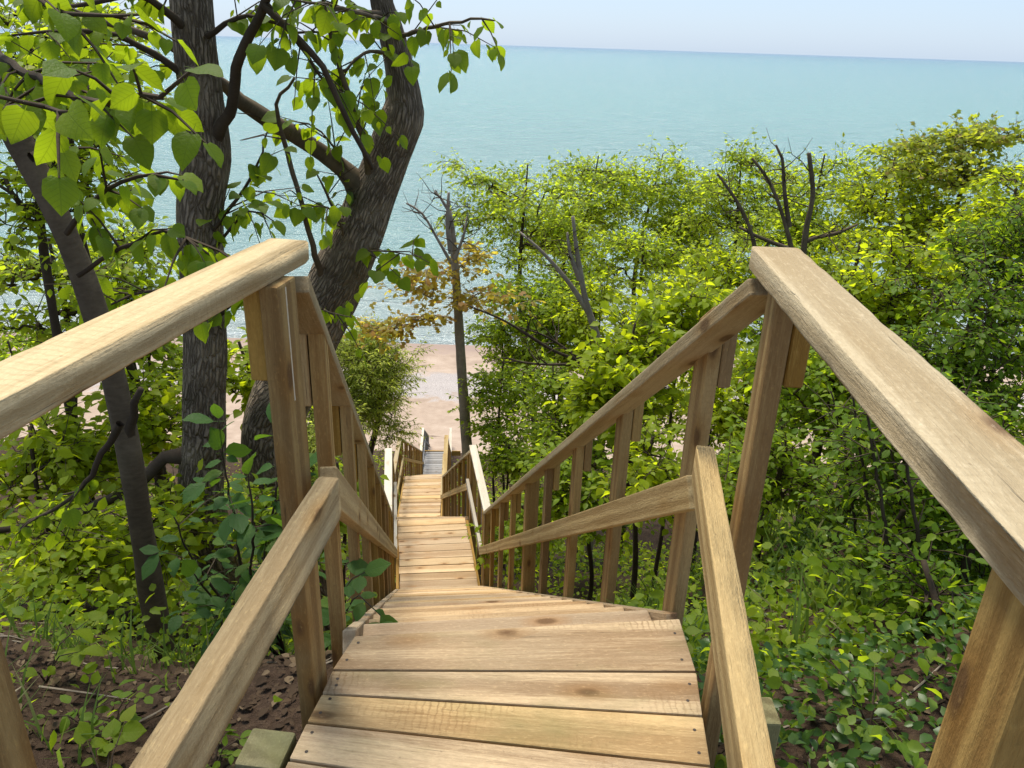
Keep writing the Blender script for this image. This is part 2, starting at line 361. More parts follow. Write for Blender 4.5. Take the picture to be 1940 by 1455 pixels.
col = t.mix(t.mapr(chop, 0.40, 0.62, 0.0, 0.30), col, rgb(0.045, 0.15, 0.165))     # ripple shading painted into the water colour as darker wave facets
M['water'] = t.done(t.bsdf(col, 0.16, t.bump(h, 1.0, 1.3), 0.5))
# grid rows grow with distance; gentle real swell close to the shore
ys = 50.0 * (60000 / 50.0) ** (np.linspace(0, 1, 150)); xs = np.linspace(-1, 1, 80)
V = np.array([[x * (90 + y * 1.3), y, -20 + (0.05 * math.sin(y * 1.3 + x * 9) if y < 90 else 0)] for y in ys for x in xs])
i0 = (np.arange(149)[:, None] * 80 + np.arange(79)[None]).ravel()
tag(mesh_obj('lake', np_mesh('lake', V, [np.stack([i0, i0 + 1, i0 + 81, i0 + 80], 1)], M['water'], True)), kind='structure')

# ------------------------------------------------------------------ lumber
_boxes = {}
def box_mesh(lx, ly, lz, mat, bev):
    key = (round(lx, 3), round(ly, 3), round(lz, 3), mat.name, bev)
    if key in _boxes: return _boxes[key]
    bm = bmesh.new(); bmesh.ops.create_cube(bm, size=1)
    for v in bm.verts: v.co = Vector((v.co.x * lx, v.co.y * ly, v.co.z * lz))
    bmesh.ops.bevel(bm, geom=list(bm.edges), offset=bev, segments=1 if bev < 0.004 else 2, affect='EDGES', profile=0.6)
    me = bpy.data.meshes.new('lumber'); bm.to_mesh(me); bm.free(); me.materials.append(mat)
    _boxes[key] = me; return me
_slant = {}
def slant_board(name, p0, p1, w, th, mat, parent, upv, slope, bev=0.004):
    """upright whose top is sawn to the slope of the rail it carries"""
    p0, p1 = Vector(p0), Vector(p1); ln = (p1 - p0).length
    key = (round(ln, 3), w, th, mat, round(slope, 3), bev)
    if key not in _slant:
        me = box_mesh(ln, w, th, M[mat], bev).copy()
        for v in me.vertices:
            if v.co.x > 0: v.co.x += slope * v.co.z
        _slant[key] = me
    o = mesh_obj(name, _slant[key], parent); place(o, frame(p0, p1, Vector(upv)), parent); return o
def frame(p0, p1, upv):
    x = (p1 - p0).normalized(); z = (upv - x * upv.dot(x)).normalized(); y = z.cross(x)
    mt = Matrix((x, y, z)).transposed().to_4x4(); mt.translation = (p0 + p1) / 2; return mt
def place(o, mt, parent):
    o.matrix_basis = mt
    if parent is not None: o.matrix_parent_inverse = Matrix.Translation(-parent.location)
def board(name, p0, p1, w, th, mat, parent, upv=(0, 0, 1), bev=0.003):
    """a piece of lumber from p0 to p1: w across, th along upv"""
    p0, p1 = Vector(p0), Vector(p1)
    me = box_mesh((p1 - p0).length, w, th, M[mat], bev)
    o = mesh_obj(name, me, parent); place(o, frame(p0, p1, Vector(upv)), parent); return o
def rough_board(name, p0, p1, w, th, mat, parent, upv=(0, 0, 1), seed=0, wane=0.0007, roundr=0.003):
    """a long near board with worn, slightly uneven arrises"""
    p0, p1 = Vector(p0), Vector(p1); ln = (p1 - p0).length
    g = np.random.default_rng(seed); n = max(8, int(ln / 0.018)); xs = np.linspace(-ln / 2, ln / 2, n)
    def wob(f, a):
        s = np.zeros(n)
        for k in range(5): s += a / (k + 1) * np.sin(xs * f * (k + 1) * g.uniform(.7, 1.3) + g.uniform(0, 6.3))
        return s
    ring = []
    for cy, cz in ((1, 1), (-1, 1), (-1, -1), (1, -1)):
        rr = roundr * (1 + 0.6 * g.normal()) if False else roundr
        e = np.abs(wob(9, wane)) + rr
        nick = np.zeros(n)
        for _ in range(int(ln * 5)):
            c = g.uniform(-ln / 2, ln / 2); nick += g.uniform(.001, .004) * np.exp(-((xs - c) / g.uniform(.008, .03)) ** 2)
        e = np.minimum(e + nick, th * 0.42)
        a0 = {(1, 1): 0, (-1, 1): 90, (-1, -1): 180, (1, -1): 270}[(cy, cz)]
        for k in range(4):
            a = math.radians(a0 + 30 * k)
            y = cy * (w / 2 - e) + e * math.cos(a); z = cz * (th / 2 - e) + e * math.sin(a)
            ring.append(np.stack([xs, y + wob(2, 0.0008), z + wob(2.3, 0.0008)], 1))
    R = np.stack(ring, 1)                      # n,16,3
    # rounded end grain
    for q, s in ((0, 1), (-1, 1)):
        R[q, :, 1:] *= 0.93
    V = R.reshape(-1, 3); k = 16
    ii = (np.arange(n - 1)[:, None] * k + np.arange(k)[None]).ravel(); jj = (np.arange(n - 1)[:, None] * k + (np.arange(k)[None] + 1) % k).ravel()
    f4 = np.stack([ii, jj, jj + k, ii + k], 1)[:, ::-1]
    me = np_mesh(name, V, [f4, np.arange(k)[None], (np.arange(k)[::-1] + (n - 1) * k)[None]], M[mat], False)
    o = mesh_obj(name, me, parent); place(o, frame(p0, p1, Vector(upv)), parent); return o
def nails(parent, pts):
    """dark nail heads on the top of a plank, given in the plank's own space"""
    bm = bmesh.new()
    for p in pts:
        bmesh.ops.create_circle(bm, cap_ends=True, segments=8, radius=0.0042, matrix=Matrix.Translation(p))
    me = bpy.data.meshes.new('nail_heads'); bm.to_mesh(me); bm.free(); me.materials.append(M['nail'])
    tag(mesh_obj('nail_heads', me, parent), kind='stuff')
def plank_quad(name, a, b, c, d, th, mat, parent, gap=0.004, nail=True, bev=0.004):
    """deck plank with corners a(left far) b(right far) c(right near) d(left near), top face at their z"""
    a, b, c, d = (Vector(v) for v in (a, b, c, d))
    ctr = (a + b + c + d) / 4; x = ((b + c) / 2 - (a + d) / 2); x.z = 0; x.normalize(); y = Vector((-x.y, x.x, 0)); z = Vector((0, 0, 1))
    loc = lambda p: Vector(((p - ctr).dot(x), (p - ctr).dot(y), (p - ctr).dot(z)))
    q = [loc(v) for v in (a, b, c, d)]
    q[0].y -= gap / 2; q[1].y -= gap / 2; q[2].y += gap / 2; q[3].y += gap / 2
    bm = bmesh.new()
    tp = [bm.verts.new(v) for v in q]; bt = [bm.verts.new(v - Vector((0, 0, th))) for v in q]
    bm.faces.new(tp[::-1]); bm.faces.new(bt)
    for i in range(4):
        j = (i + 1) % 4; bm.faces.new((tp[i], tp[j], bt[j], bt[i]))
    bmesh.ops.recalc_face_normals(bm, faces=bm.faces)
    bmesh.ops.bevel(bm, geom=list(bm.edges), offset=bev, segments=2, affect='EDGES', profile=0.6)
    me = bpy.data.meshes.new(name); bm.to_mesh(me); bm.free(); me.materials.append(M[mat])
    o = mesh_obj(name, me, parent)
    mt = Matrix((x, y, z)).transposed().to_4x4(); mt.translation = ctr; place(o, mt, parent)
    if nail:
        pts = []
        for e0, e1, s in ((q[0], q[3], 1), (q[1], q[2], -1)):
            for f in (0.25, 0.75):
                p = e0.lerp(e1, f); p.x += s * (0.028 + rnd.uniform(-.008, .008)); p.y += rnd.uniform(-.01, .01); p.z += 0.0007; pts.append(p)
        nails(o, pts)
    return o
def lerp(a, b, k): return tuple(a[i] + (b[i] - a[i]) * k for i in range(len(a)))

# ---- the stair's plan: corners of decks (left, right), heights
Z1, Z2, Z3, Z4, Z5 = -1.45, -5.92, -9.67, -15.43, -18.35
L1A, R1A = (-0.395, 1.665), (0.486, 1.776)
L2N, R2N, L2F, R2F = (-1.246, 7.60), (-0.329, 7.70), (-1.467, 9.05), (-0.575, 9.185)
L3N, R3N, L3F, R3F = (-2.416, 14.92), (-1.498, 14.99), (-2.515, 16.70), (-1.62, 16.82)
L4N, R4N, L4F, R4F = (-3.30, 26.85), (-2.385, 26.92), (-3.44, 28.72), (-2.53, 28.79)
L5N, R5N = (-3.85, 33.9), (-2.95, 33.97)
def vdir(a, b):
    v = Vector((b[0] - a[0], b[1] - a[1], 0)); return v.normalized()
def side_out(a, b, s):                      # horizontal normal pointing away from the walkway
    d = vdir(a, b); return Vector((d.y, -d.x, 0)) * s

# ---------------- landing 1 (under the viewer)
lan1 = thing('wooden_landing', 'nearest wooden landing with wide tan planks at the bottom of the picture', 'landing', 'landings of the stairway', (0, 1.0, Z1))
lefts = [(-0.395, 1.665), (-0.426, 1.535), (-0.434, 1.456), (-0.448, 1.366), (-0.461, 1.262)]
rights = [(0.486, 1.776), (0.492, 1.570), (0.478, 1.424), (0.466, 1.281), (0.455, 1.137)]
hd = Vector((math.sin(math.radians(5.6)), math.cos(math.radians(5.6)), 0))
for k in range(18):
    l_, r_ = lefts[-1], rights[-1]
    sl = 0.132 if k < 2 else 0.14
    lefts.append((l_[0] - hd.x * sl, l_[1] - hd.y * sl)); rights.append((r_[0] - hd.x * .14, r_[1] - hd.y * .14))
for k in range(len(lefts) - 1):
    dz = rnd.uniform(-.002, .002)
    plank_quad('plank', (*lefts[k], Z1 + dz), (*rights[k], Z1 + dz), (*rights[k + 1], Z1 + dz), (*lefts[k + 1], Z1 + dz), 0.038, 'deck', lan1, gap=0.007)
for s, (a, b) in ((-1, ((-0.37, 1.60), (-0.60, -1.1))), (1, ((0.43, 1.68), (0.26, -1.1)))):
    board('joist', (a[0], a[1], Z1 - .04 - .093), (b[0], b[1], Z1 - .04 - .093), .038, .184, 'post', lan1)
def post(parent, x, y, zb, zt, az, mat='post', sx=0.040, sy=0.089, name='post'):
    u = Vector((math.sin(math.radians(az)), math.cos(math.radians(az)), 0))
    return board(name, (x, y, zb), (x, y, zt), sx, sy, mat, parent, upv=u, bev=0.006)
# right side
RZ = -0.365
rough_board('top_rail', (0.531, 1.618, RZ - .0225), (0.44, 0.58 - 0.62, RZ - .0225), 0.098, 0.045, 'bleached', lan1, seed=3)
post(lan1, 0.532, 1.525, -2.6, RZ - .046, 5)
post(lan1, 0.460, 0.562, -2.6, RZ - .046, 5)
post(lan1, 0.38, -0.50, -2.6, RZ - .046, 5)
rough_board('mid_rail', (0.462, 1.675, -.905), (0.285, 0.35, -.905), 0.042, 0.095, 'mid', lan1, seed=4, wane=.0007, roundr=.003)
board('spacer_block', (0.574, 1.535, RZ - .047), (0.574, 1.535, RZ - .262), .040, .089, 'post', lan1, upv=(0, 1, 0))
board('stub_post', (0.640, 1.50, -2.5), (0.640, 1.50, -1.50), .089, .089, 'mossy', lan1, upv=(0, 1, 0), bev=.006)
# left side
LZ = -0.395
rough_board('top_rail', (-0.487, 1.672, LZ - .0225), (-0.800, -0.10, LZ - .0225), 0.092, 0.045, 'rail', lan1, seed=8)
post(lan1, -0.470, 1.510, -2.7, LZ - .046, 8)
post(lan1, -0.575, 0.640, -2.7, LZ - .046, 8)
post(lan1, -0.76, -0.45, -2.7, LZ - .046, 8)
rough_board('mid_rail', (-0.375, 1.440, -.885), (-0.468, 0.35, -.885), 0.045, 0.095, 'mid', lan1, seed=6, wane=.0007, roundr=.003)
board('spacer_block', (-0.512, 1.525, LZ - .047), (-0.512, 1.525, LZ - .25), .040, .089, 'post', lan1, upv=(0, 1, 0))
pt = NT('white_paint'); M['paint'] = pt.done(pt.bsdf(pt.mix(pt.noise(pt.n('ShaderNodeTexCoord').outputs['Object'], 90, 3), rgb(.66, .60, .50), rgb(.48, .36, .2)), 0.8))
board('paint_drip', (-0.4515, 1.500, LZ - .055), (-0.4515, 1.500, LZ - .30), .005, .0016, 'paint', lan1, upv=(.99, -.139, 0), bev=.0004)
board('stub_post', (-0.530, 1.315, -2.5), (-0.530, 1.315, -1.475), .105, .105, 'mossy', lan1, upv=(0.1, 1, 0), bev=.008)

# ---------------- flights
def flight(label, A, Bp, za, Cc, D, zb, n, mats, railz=(1.03, 1.03), posts=4, nb=8, top0=None, detail=True, mid=True):
    th = thing('stair_flight', label, 'stairs', 'flights of the stairway', ((A[0] + Bp[0]) / 2, (A[1] + Bp[1]) / 2, za))
    mt, mr, mp, mm = mats
    run = (math.hypot(Cc[0] - A[0], Cc[1] - A[1])) / n
    for k in range(1, n):
        f0 = (k - 1) / n; f1 = min(1.0, (k + 0.06) / n)
        z = za + (zb - za) * k / n + rnd.uniform(-.002, .002)
        a, b, c, d = lerp(A, Cc, f1), lerp(Bp, D, f1), lerp(Bp, D, f0), lerp(A, Cc, f0)
        j = rnd.uniform(-.006, .006)
        plank_quad('tread', (a[0] + j, a[1], z), (b[0] + j, b[1], z), (c[0] + j, c[1], z), (d[0] + j, d[1], z), 0.038, mt, th, gap=0, nail=detail and k < 9, bev=.004 if detail else .003)
    for s, (p, q) in ((-1, (A, Cc)), (1, (Bp, D))):
        o = side_out(p, q, s)
        sl = Vector((q[0] - p[0], q[1] - p[1], zb - za)); nrm = sl.normalized(); upv = Vector((0, 0, 1))
        upv = (upv - nrm * upv.dot(nrm)).normalized()
        dn = -upv * 0.125
        p3 = Vector((p[0], p[1], za)) + o * .026 + dn; q3 = Vector((q[0], q[1], zb)) + o * .026 + dn
        p3 = p3 + nrm * (0.15 if detail else 0.02)
        board('stringer', p3, q3 - nrm * 0.03, .038, .26, mt, th, upv=upv)
        # rail over posts and balusters
        oo = o * .088
        h0, h1 = railz
        t0 = Vector((p[0], p[1], za + h0)) + oo; t1 = Vector((q[0], q[1], zb + h1)) + oo
        if top0 and s in top0: t0 = Vector(top0[s])
        board('top_rail', t0 - upv * .019, t1 - upv * .019, .089, .038, mr, th, upv=upv, bev=.005)
        if mid:
            m0 = Vector((p[0], p[1], za + .48)) + o * .026; m1 = Vector((q[0], q[1], zb + .50)) + o * .026
            if detail and s == 1: m0 = Vector((0.487, 1.80, -1.50 + .44))
            if detail and s == -1: m0 = Vector((-.395, 1.50, -.90))
            board('mid_rail', m0, m1, .038, .089, mm, th, upv=upv, bev=.004)
        d_ = vdir(p, q)
        for k in range(nb + 1):
            f = (k + 0.42) / nb if k < nb else 0.985
            if detail: f = (0.035 + 0.118 * k)
            big = k % posts == 0 and k > 0
            base = Vector((p[0], p[1], za)).lerp(Vector((q[0], q[1], zb)), f) + o * (.066 if not big else .091)
            topp = t0.lerp(t1, f)
            b0 = Vector((base.x, base.y, base.z - (0.9 if k % posts == 0 else .22))); b1 = Vector((base.x, base.y, topp.z - .0478))
            slp = (t1.z - t0.z) / math.hypot(t1.x - t0.x, t1.y - t0.y)
            slant_board('post' if k % posts == 0 else 'baluster', b0, b1, .089 if big else .038, .089, mp, th, d_, slp)
            if not big and (detail or k % 2 == 0):
                bb = b1 + o * .040
                slant_board('spacer_block', bb - Vector((0, 0, .2)), bb, .036, .086, mp, th, d_, slp, .003)
    return th
WD = ('tread', 'rail', 'post', 'mid')
flight('nearest flight of steps going down from the front landing', L1A, R1A, Z1, L2N, R2N, Z2, 24, WD, posts=4, nb=8,
       top0={1: (0.522, 1.595, -.425), -1: (-0.475, 1.60, -.455)})
flight('second flight of steps, between the two middle landings', L2F, R2F, Z2, L3N, R3N, Z3, 20, WD, detail=False, nb=8)
flight('third flight of steps, below the upper middle landings and above the grey one', L3F, R3F, Z3, L4N, R4N, Z4, 28, WD, detail=False, nb=12)
flight('lowest short flight of steps with grey rails reaching the beach', L4F, R4F, Z4, L5N, R5N, Z5, 15, ('grey', 'pale', 'grey', 'grey'), detail=False, nb=5)

def landing(label, LN, RN, LF, RF, z, n, mats, prev_right=True):
    th = thing('wooden_landing', label, 'landing', 'landings of the stairway', ((LN[0] + RF[0]) / 2, (LN[1] + RF[1]) / 2, z))
    mt, mr, mp, mm = mats
    for k in range(n):
        a, b = lerp(LF, LN, k / n), lerp(RF, RN, k / n); d, c = lerp(LF, LN, (k + 1) / n), lerp(RF, RN, (k + 1) / n)
        j = rnd.uniform(-.008, .008); dz = rnd.uniform(-.003, .003)
        plank_quad('plank', (a[0] + j, a[1], z + dz), (b[0] + j, b[1], z + dz), (c[0] + j, c[1], z + dz), (d[0] + j, d[1], z + dz), .038, mt, th, gap=.009, nail=False)
    for s, (p, q) in ((-1, (LN, LF)), (1, (RN, RF))):
        o = side_out(p, q, s); d_ = vdir(p, q)
        board('joist', Vector((p[0], p[1], z - .14)) + o * .022, Vector((q[0], q[1], z - .14)) + o * .022, .038, .19, mp, th)
        t0 = Vector((p[0], p[1], z + 1.05)) + o * .10 - d_ * .12; t1 = Vector((q[0], q[1], z + 1.05)) + o * .10 + d_ * .10
        board('top_rail', t0 - Vector((0, 0, .019)), t1 - Vector((0, 0, .019)), .095, .038, mr, th, bev=.005)
        m0 = Vector((p[0], p[1], z + .52)) + o * .028 - d_ * .05; m1 = Vector((q[0], q[1], z + .52)) + o * .028 + d_ * .06
        board('mid_rail', m0, m1, .038, .089, mm, th, bev=.004)
        for f in (0.03, 0.5, 0.97):
            b = Vector((p[0], p[1], z)).lerp(Vector((q[0], q[1], z)), f) + o * .094
            board('post', b - Vector((0, 0, 1.15)), b + Vector((0, 0, 1.05 - .04)), (.089 if f != .5 else .038), .089, mp, th, upv=d_, bev=.004)
    return th
PL = ('tread', 'pale', 'post', 'pale')
landing('middle landing of pale planks at the foot of the nearest steps', L2N, R2N, L2F, R2F, Z2, 10, PL)
landing('farther tan landing framed by pale rails beyond the middle landing', L3N, R3N, L3F, R3F, Z3, 12, ('tread', 'rail', 'post', 'rail'))
lan4 = landing('small grey weathered landing just above the beach', L4N, R4N, L4F, R4F, Z4, 13, ('grey', 'pale', 'grey', 'grey'))
board('end_beam', (L4F[0] - .9, L4F[1] + .08, Z4 - .12), (R4F[0] + .5, R4F[1] + .12, Z4 - .12), .05, .22, 'post', lan4)


# ------------------------------------------------------------------ vegetation tools
def smooth_line(P, R, step):
    """Catmull-Rom through points P with radii R"""
    P = [np.asarray(p, float) for p in P]; out, rr = [], []
    for i in range(len(P) - 1):
        a = P[i - 1] if i else 2 * P[0] - P[1]; b, c = P[i], P[i + 1]; d = P[i + 2] if i + 2 < len(P) else 2 * P[-1] - P[-2]
        n = max(1, int(np.linalg.norm(c - b) / step))
        for k in range(n):
            q = k / n
            out.append(0.5 * (2 * b + (c - a) * q + (2 * a - 5 * b + 4 * c - d) * q * q + (3 * b - a - 3 * c + d) * q ** 3)); rr.append(R[i] + (R[i + 1] - R[i]) * q)
    out.append(P[-1]); rr.append(R[-1]); return np.array(out), np.array(rr)
class Tubes:
    def __init__(s): s.V = []; s.F = []; s.T = []; s.UV = []; s.n = 0
    def add(s, P, R, k=6, cap=True, lump=0.0, seed=0):
        P = np.asarray(P, float); R = np.asarray(R, float); n = len(P)
        T = np.gradient(P, axis=0); T /= np.linalg.norm(T, axis=1)[:, None] + 1e-9
        u = np.cross(T[0], [0.31, 0.22, 0.93]); u /= np.linalg.norm(u) + 1e-9
        U = np.zeros_like(P)
        for i in range(n):
            u = u - T[i] * (u @ T[i]); u /= np.linalg.norm(u) + 1e-9; U[i] = u
        W = np.cross(T, U)
        a = np.arange(k + 1) * 2 * PI / k
        rad = R[:, None] * np.ones(k + 1)[None]
        sl = np.concatenate([[0], np.cumsum(np.linalg.norm(np.diff(P, axis=0), axis=1))])
        if lump:
            g = np.random.default_rng(seed)
            for _ in range(7):
                rad = rad * (1 + lump * g.uniform(.3, 1) * np.sin(g.integers(1, 6) * a[None] + g.uniform(-9, 9) * sl[:, None] + g.uniform(0, 6)))
            rad[:, -1] = rad[:, 0]
        ring = P[:, None] + rad[..., None] * (np.cos(a)[None, :, None] * U[:, None] + np.sin(a)[None, :, None] * W[:, None])
        s.V.append(ring.reshape(-1, 3))
        s.UV.append(np.stack([np.broadcast_to(a[None] * R.mean(), (n, k + 1)), np.broadcast_to(sl[:, None], (n, k + 1))], -1).reshape(-1, 2))
        i0 = (np.arange(n - 1)[:, None] * (k + 1) + np.arange(k)[None]).ravel() + s.n
        s.F.append(np.stack([i0, i0 + 1, i0 + k + 2, i0 + k + 1], 1))
        if cap:
            s.V.append(P[-1:] + T[-1:] * R[-1] * 0.3); s.UV.append(np.array([[0, sl[-1]]]))
            e = s.n + (n - 1) * (k + 1) + np.arange(k); s.T.append(np.stack([e, e + 1, np.full(k, s.n + n * (k + 1))], 1)); s.n += 1
        s.n += n * (k + 1)
    def build(s, name, mat, parent, loc):
        V = np.concatenate(s.V) - np.asarray(loc)
        fs = [np.concatenate(s.F)] + ([np.concatenate(s.T)] if s.T else [])
        return mesh_obj(name, np_mesh(name, V, fs, mat, True, np.concatenate(s.UV)), parent)
def unit(v): return v / (np.linalg.norm(v, axis=-1, keepdims=True) + 1e-9)
# leaf outlines: x across, y along the midrib, z = fold/curl
LEAF = {
 'kite': (np.array([[0, 0, 0], [.30, .42, .07], [0, 1, -.06], [-.30, .42, .07]]), [(0, 1, 2), (0, 2, 3)]),
 'oval': (np.array([[0, 0, 0], [.27, .25, .06], [.30, .58, .05], [0, 1, -.10], [-.30, .58, .05], [-.27, .25, .06], [0, .5, 0.0]]),
          [(0, 1, 6), (1, 2, 6), (2, 3, 6), (3, 4, 6), (4, 5, 6), (5, 0, 6)]),
 'slim': (np.array([[0, 0, 0], [.15, .42, .04], [0, 1, -.10], [-.15, .42, .04]]), [(0, 1, 2), (0, 2, 3)]),
 'maple': (np.array([[0, 0, 0], [.46, .18, -.02], [.22, .42, .05], [.42, .72, -.02], [0, 1, -.08], [-.42, .72, -.02], [-.22, .42, .05], [-.46, .18, -.02]]),
           [(0, 1, 2), (0, 2, 6), (0, 6, 7), (2, 3, 4), (2, 4, 6), (6, 4, 5)]),
 'blade': (np.array([[-.02, 0, 0], [.02, 0, 0], [.016, .5, .06], [-.016, .5, .06], [0, 1, -.12]]), [(0, 1, 2), (0, 2, 3), (3, 2, 4)]),
}
def leaves_mesh(name, pos, dr, nm, size, mat, shape, g):
    pos = np.asarray(pos, float); dr = unit(np.asarray(dr, float)); nm = np.asarray(nm, float)
    x = unit(np.cross(dr, nm)); z = np.cross(x, dr)
    tv, tf = LEAF[shape]; n, k = len(pos), len(tv)
    s = np.asarray(size, float)[:, None, None]
    wv = g.uniform(.85, 1.15, (n, 1, 1)); cz = g.uniform(.2, 2.2, (n, 1, 1))
    V = pos[:, None] + s * (tv[None, :, :1] * wv * x[:, None] + tv[None, :, 1:2] * dr[:, None] + tv[None, :, 2:] * cz * z[:, None])
    f = (np.array(tf)[None] + (np.arange(n) * k)[:, None, None]).reshape(-1, 3)
    return np_mesh(name, V.reshape(-1, 3), [f], mat, False)
class Sprig:
    """collects leaves"""
    def __init__(s): s.p = []; s.d = []; s.n = []; s.s = []
    def add(s, p, d, n, sz): s.p.append(p); s.d.append(d); s.n.append(n); s.s.append(sz)
    def along(s, P, g, gap, size, droop=0.4, lat=0.9, start=0.15, tip=True, flat=0.35):
        seg = np.linalg.norm(np.diff(P, axis=0), axis=1); L_ = seg.sum(); cs = np.concatenate([[0], np.cumsum(seg)])
        q = L_ * start; side = 1
        while q < L_:
            i = min(len(seg) - 1, np.searchsorted(cs, q) - 1 if q > 0 else 0); i = max(i, 0)
            f = (q - cs[i]) / (seg[i] + 1e-9); p = P[i] + (P[i + 1] - P[i]) * f
            t = (P[i + 1] - P[i]) / (seg[i] + 1e-9)
            h = np.cross(t, [0, 0, 1.0]); h /= np.linalg.norm(h) + 1e-6
            d = t * g.uniform(.2, .7) + h * side * lat * g.uniform(.6, 1.2) + np.array([0, 0, -droop * g.uniform(.2, 1.6)]) + g.normal(0, .2, 3)
            nn = np.array([0, 0, 1.0]) + g.normal(0, flat, 3) + h * side * 0.25
            s.add(p + d * size * .12, d, nn, size * g.uniform(.42, 1.22)); side = -side
            q += gap * g.uniform(.6, 1.4)
        if tip: s.add(P[-1], P[-1] - P[-2] + np.array([0, 0, -droop * .3 * seg[-1]]), np.array([0, 0, 1.0]) + g.normal(0, flat, 3), size * g.uniform(.8, 1.2))
def grow(trunk, tr, crowns, g, seg=0.22, rtip=0.004, sag=0.12, start=0.35, upbias=0.5, pexp=0.46, wig=0.10):
    """branch skeleton: every target in the crown is joined to the nearest point of what has grown already"""
    TP, TR = smooth_line(trunk, tr, 0.15)
    nodes = [p for p in TP]; par = [-1] + list(range(len(TP) - 1)); i_start = int(len(TP) * start)
    tg = []
    for (c, r, n) in crowns:
        m_ = max(3, n // 13)
        sc = unit(g.normal(size=(m_, 3))) * (g.uniform(0.1, 1, (m_, 1)) ** 0.42) * .86
        v = sc[g.integers(0, m_, n)] + g.normal(size=(n, 3)) * np.array([.19, .19, .085])
        tg.append(np.asarray(c) + v * np.asarray(r))
    tg = np.concatenate(tg)
    top = TP[i_start:]
    order = np.argsort([np.min(np.linalg.norm(top - q, axis=1)) for q in tg])
    paths = []; ok = np.zeros(20000, bool); A = np.zeros((20000, 3))
    A[:len(nodes)] = nodes; ok[i_start:len(nodes)] = True; cnt = len(nodes)
    for q in tg[order]:
        dv = q - A[:cnt]; dd = np.linalg.norm(dv, axis=1) + 1e-6
        cost = dd * (1 + upbias * np.clip(-dv[:, 2] / dd, -0.3, 1)) + np.where(ok[:cnt], 0, 1e6)
        j = int(np.argmin(cost)); a = A[j]; ln = dd[j]
        if ln < 0.08: continue
        n = max(2, int(ln / seg)); pts = [a]; idx = [j]
        side = g.normal(0, wig, 3) * ln
        for k in range(1, n + 1):
            f = k / n; p = a + (q - a) * f + np.array([0, 0, -sag * ln]) * math.sin(f * PI) * (1 if g.random() < .75 else -.6) + side * math.sin(f * PI) + g.normal(0, .02, 3) * (k < n)
            if cnt >= 19990: break
            A[cnt] = p; ok[cnt] = True; par.append(idx[-1]); idx.append(cnt); cnt += 1; pts.append(p)
        paths.append((np.array(pts), idx))
    w = np.zeros(cnt)
    for _, idx in paths: w[idx[-1]] += 1
    for i in range(cnt - 1, -1, -1):
        if par[i] >= 0: w[par[i]] += w[i]
    rad = rtip * np.maximum(w, 1) ** pexp
    return TP, TR, paths, rad
def tree(name, label, cat, group, trunk, tr, crowns, leaf, bark_mat, seed, size=0.09, gap=0.05, shape='kite', ntw=3, tw=0.28, lump=0.05,
         droop=0.4, bare=0.0, flat=0.4, k_trunk=9, **kw):
    g = np.random.default_rng(seed); base = np.asarray(trunk[0], float)
    th = thing(name, label, cat, group, tuple(base))
    TP, TR, paths, rad = grow(trunk, tr, crowns, g, **kw)
    tt = Tubes(); tt.add(TP, TR, k_trunk, True, lump, seed); tt.build('trunk', bark_mat, th, base)
    br = Tubes(); sp = Sprig()
    for P, idx in paths:
        R = rad[idx].copy(); R[0] = min(R[0], R[1] * 1.25); R[-1] *= .6
        br.add(P, R, 5 if R[0] > .012 else 3, False)
        if g.random() < bare: continue
        sp.along(P, g, gap * 1.3, size, droop, start=.45, flat=flat)
        d0 = unit(P[-1] - P[-2])
        for _ in range(ntw):
            f = g.uniform(.35, 1.0); p = P[int(f * (len(P) - 1))]
            d = unit(d0 * .7 + unit(g.normal(size=3)) * np.array([1, 1, .55]) + np.array([0, 0, .12])); ln = tw * g.uniform(.5, 1.4)
            Q = np.array([p, p + d * ln * .5 + [0, 0, .02 * ln], p + d * ln + [0, 0, -.12 * ln]])
            br.add(Q, [.0035, .0028, .0015], 3, False); sp.along(Q, g, gap, size, droop, flat=flat)
    tag(br.build('branches', B['twig'] if bark_mat is not B['grey'] else B['grey'], th, base), kind='stuff')
    if sp.p:
        cr = mesh_obj('crown', leaves_mesh('crown', np.array(sp.p) - base, sp.d, sp.n, sp.s, leaf, shape, g), th)
        tag(cr, kind='stuff')
    return th

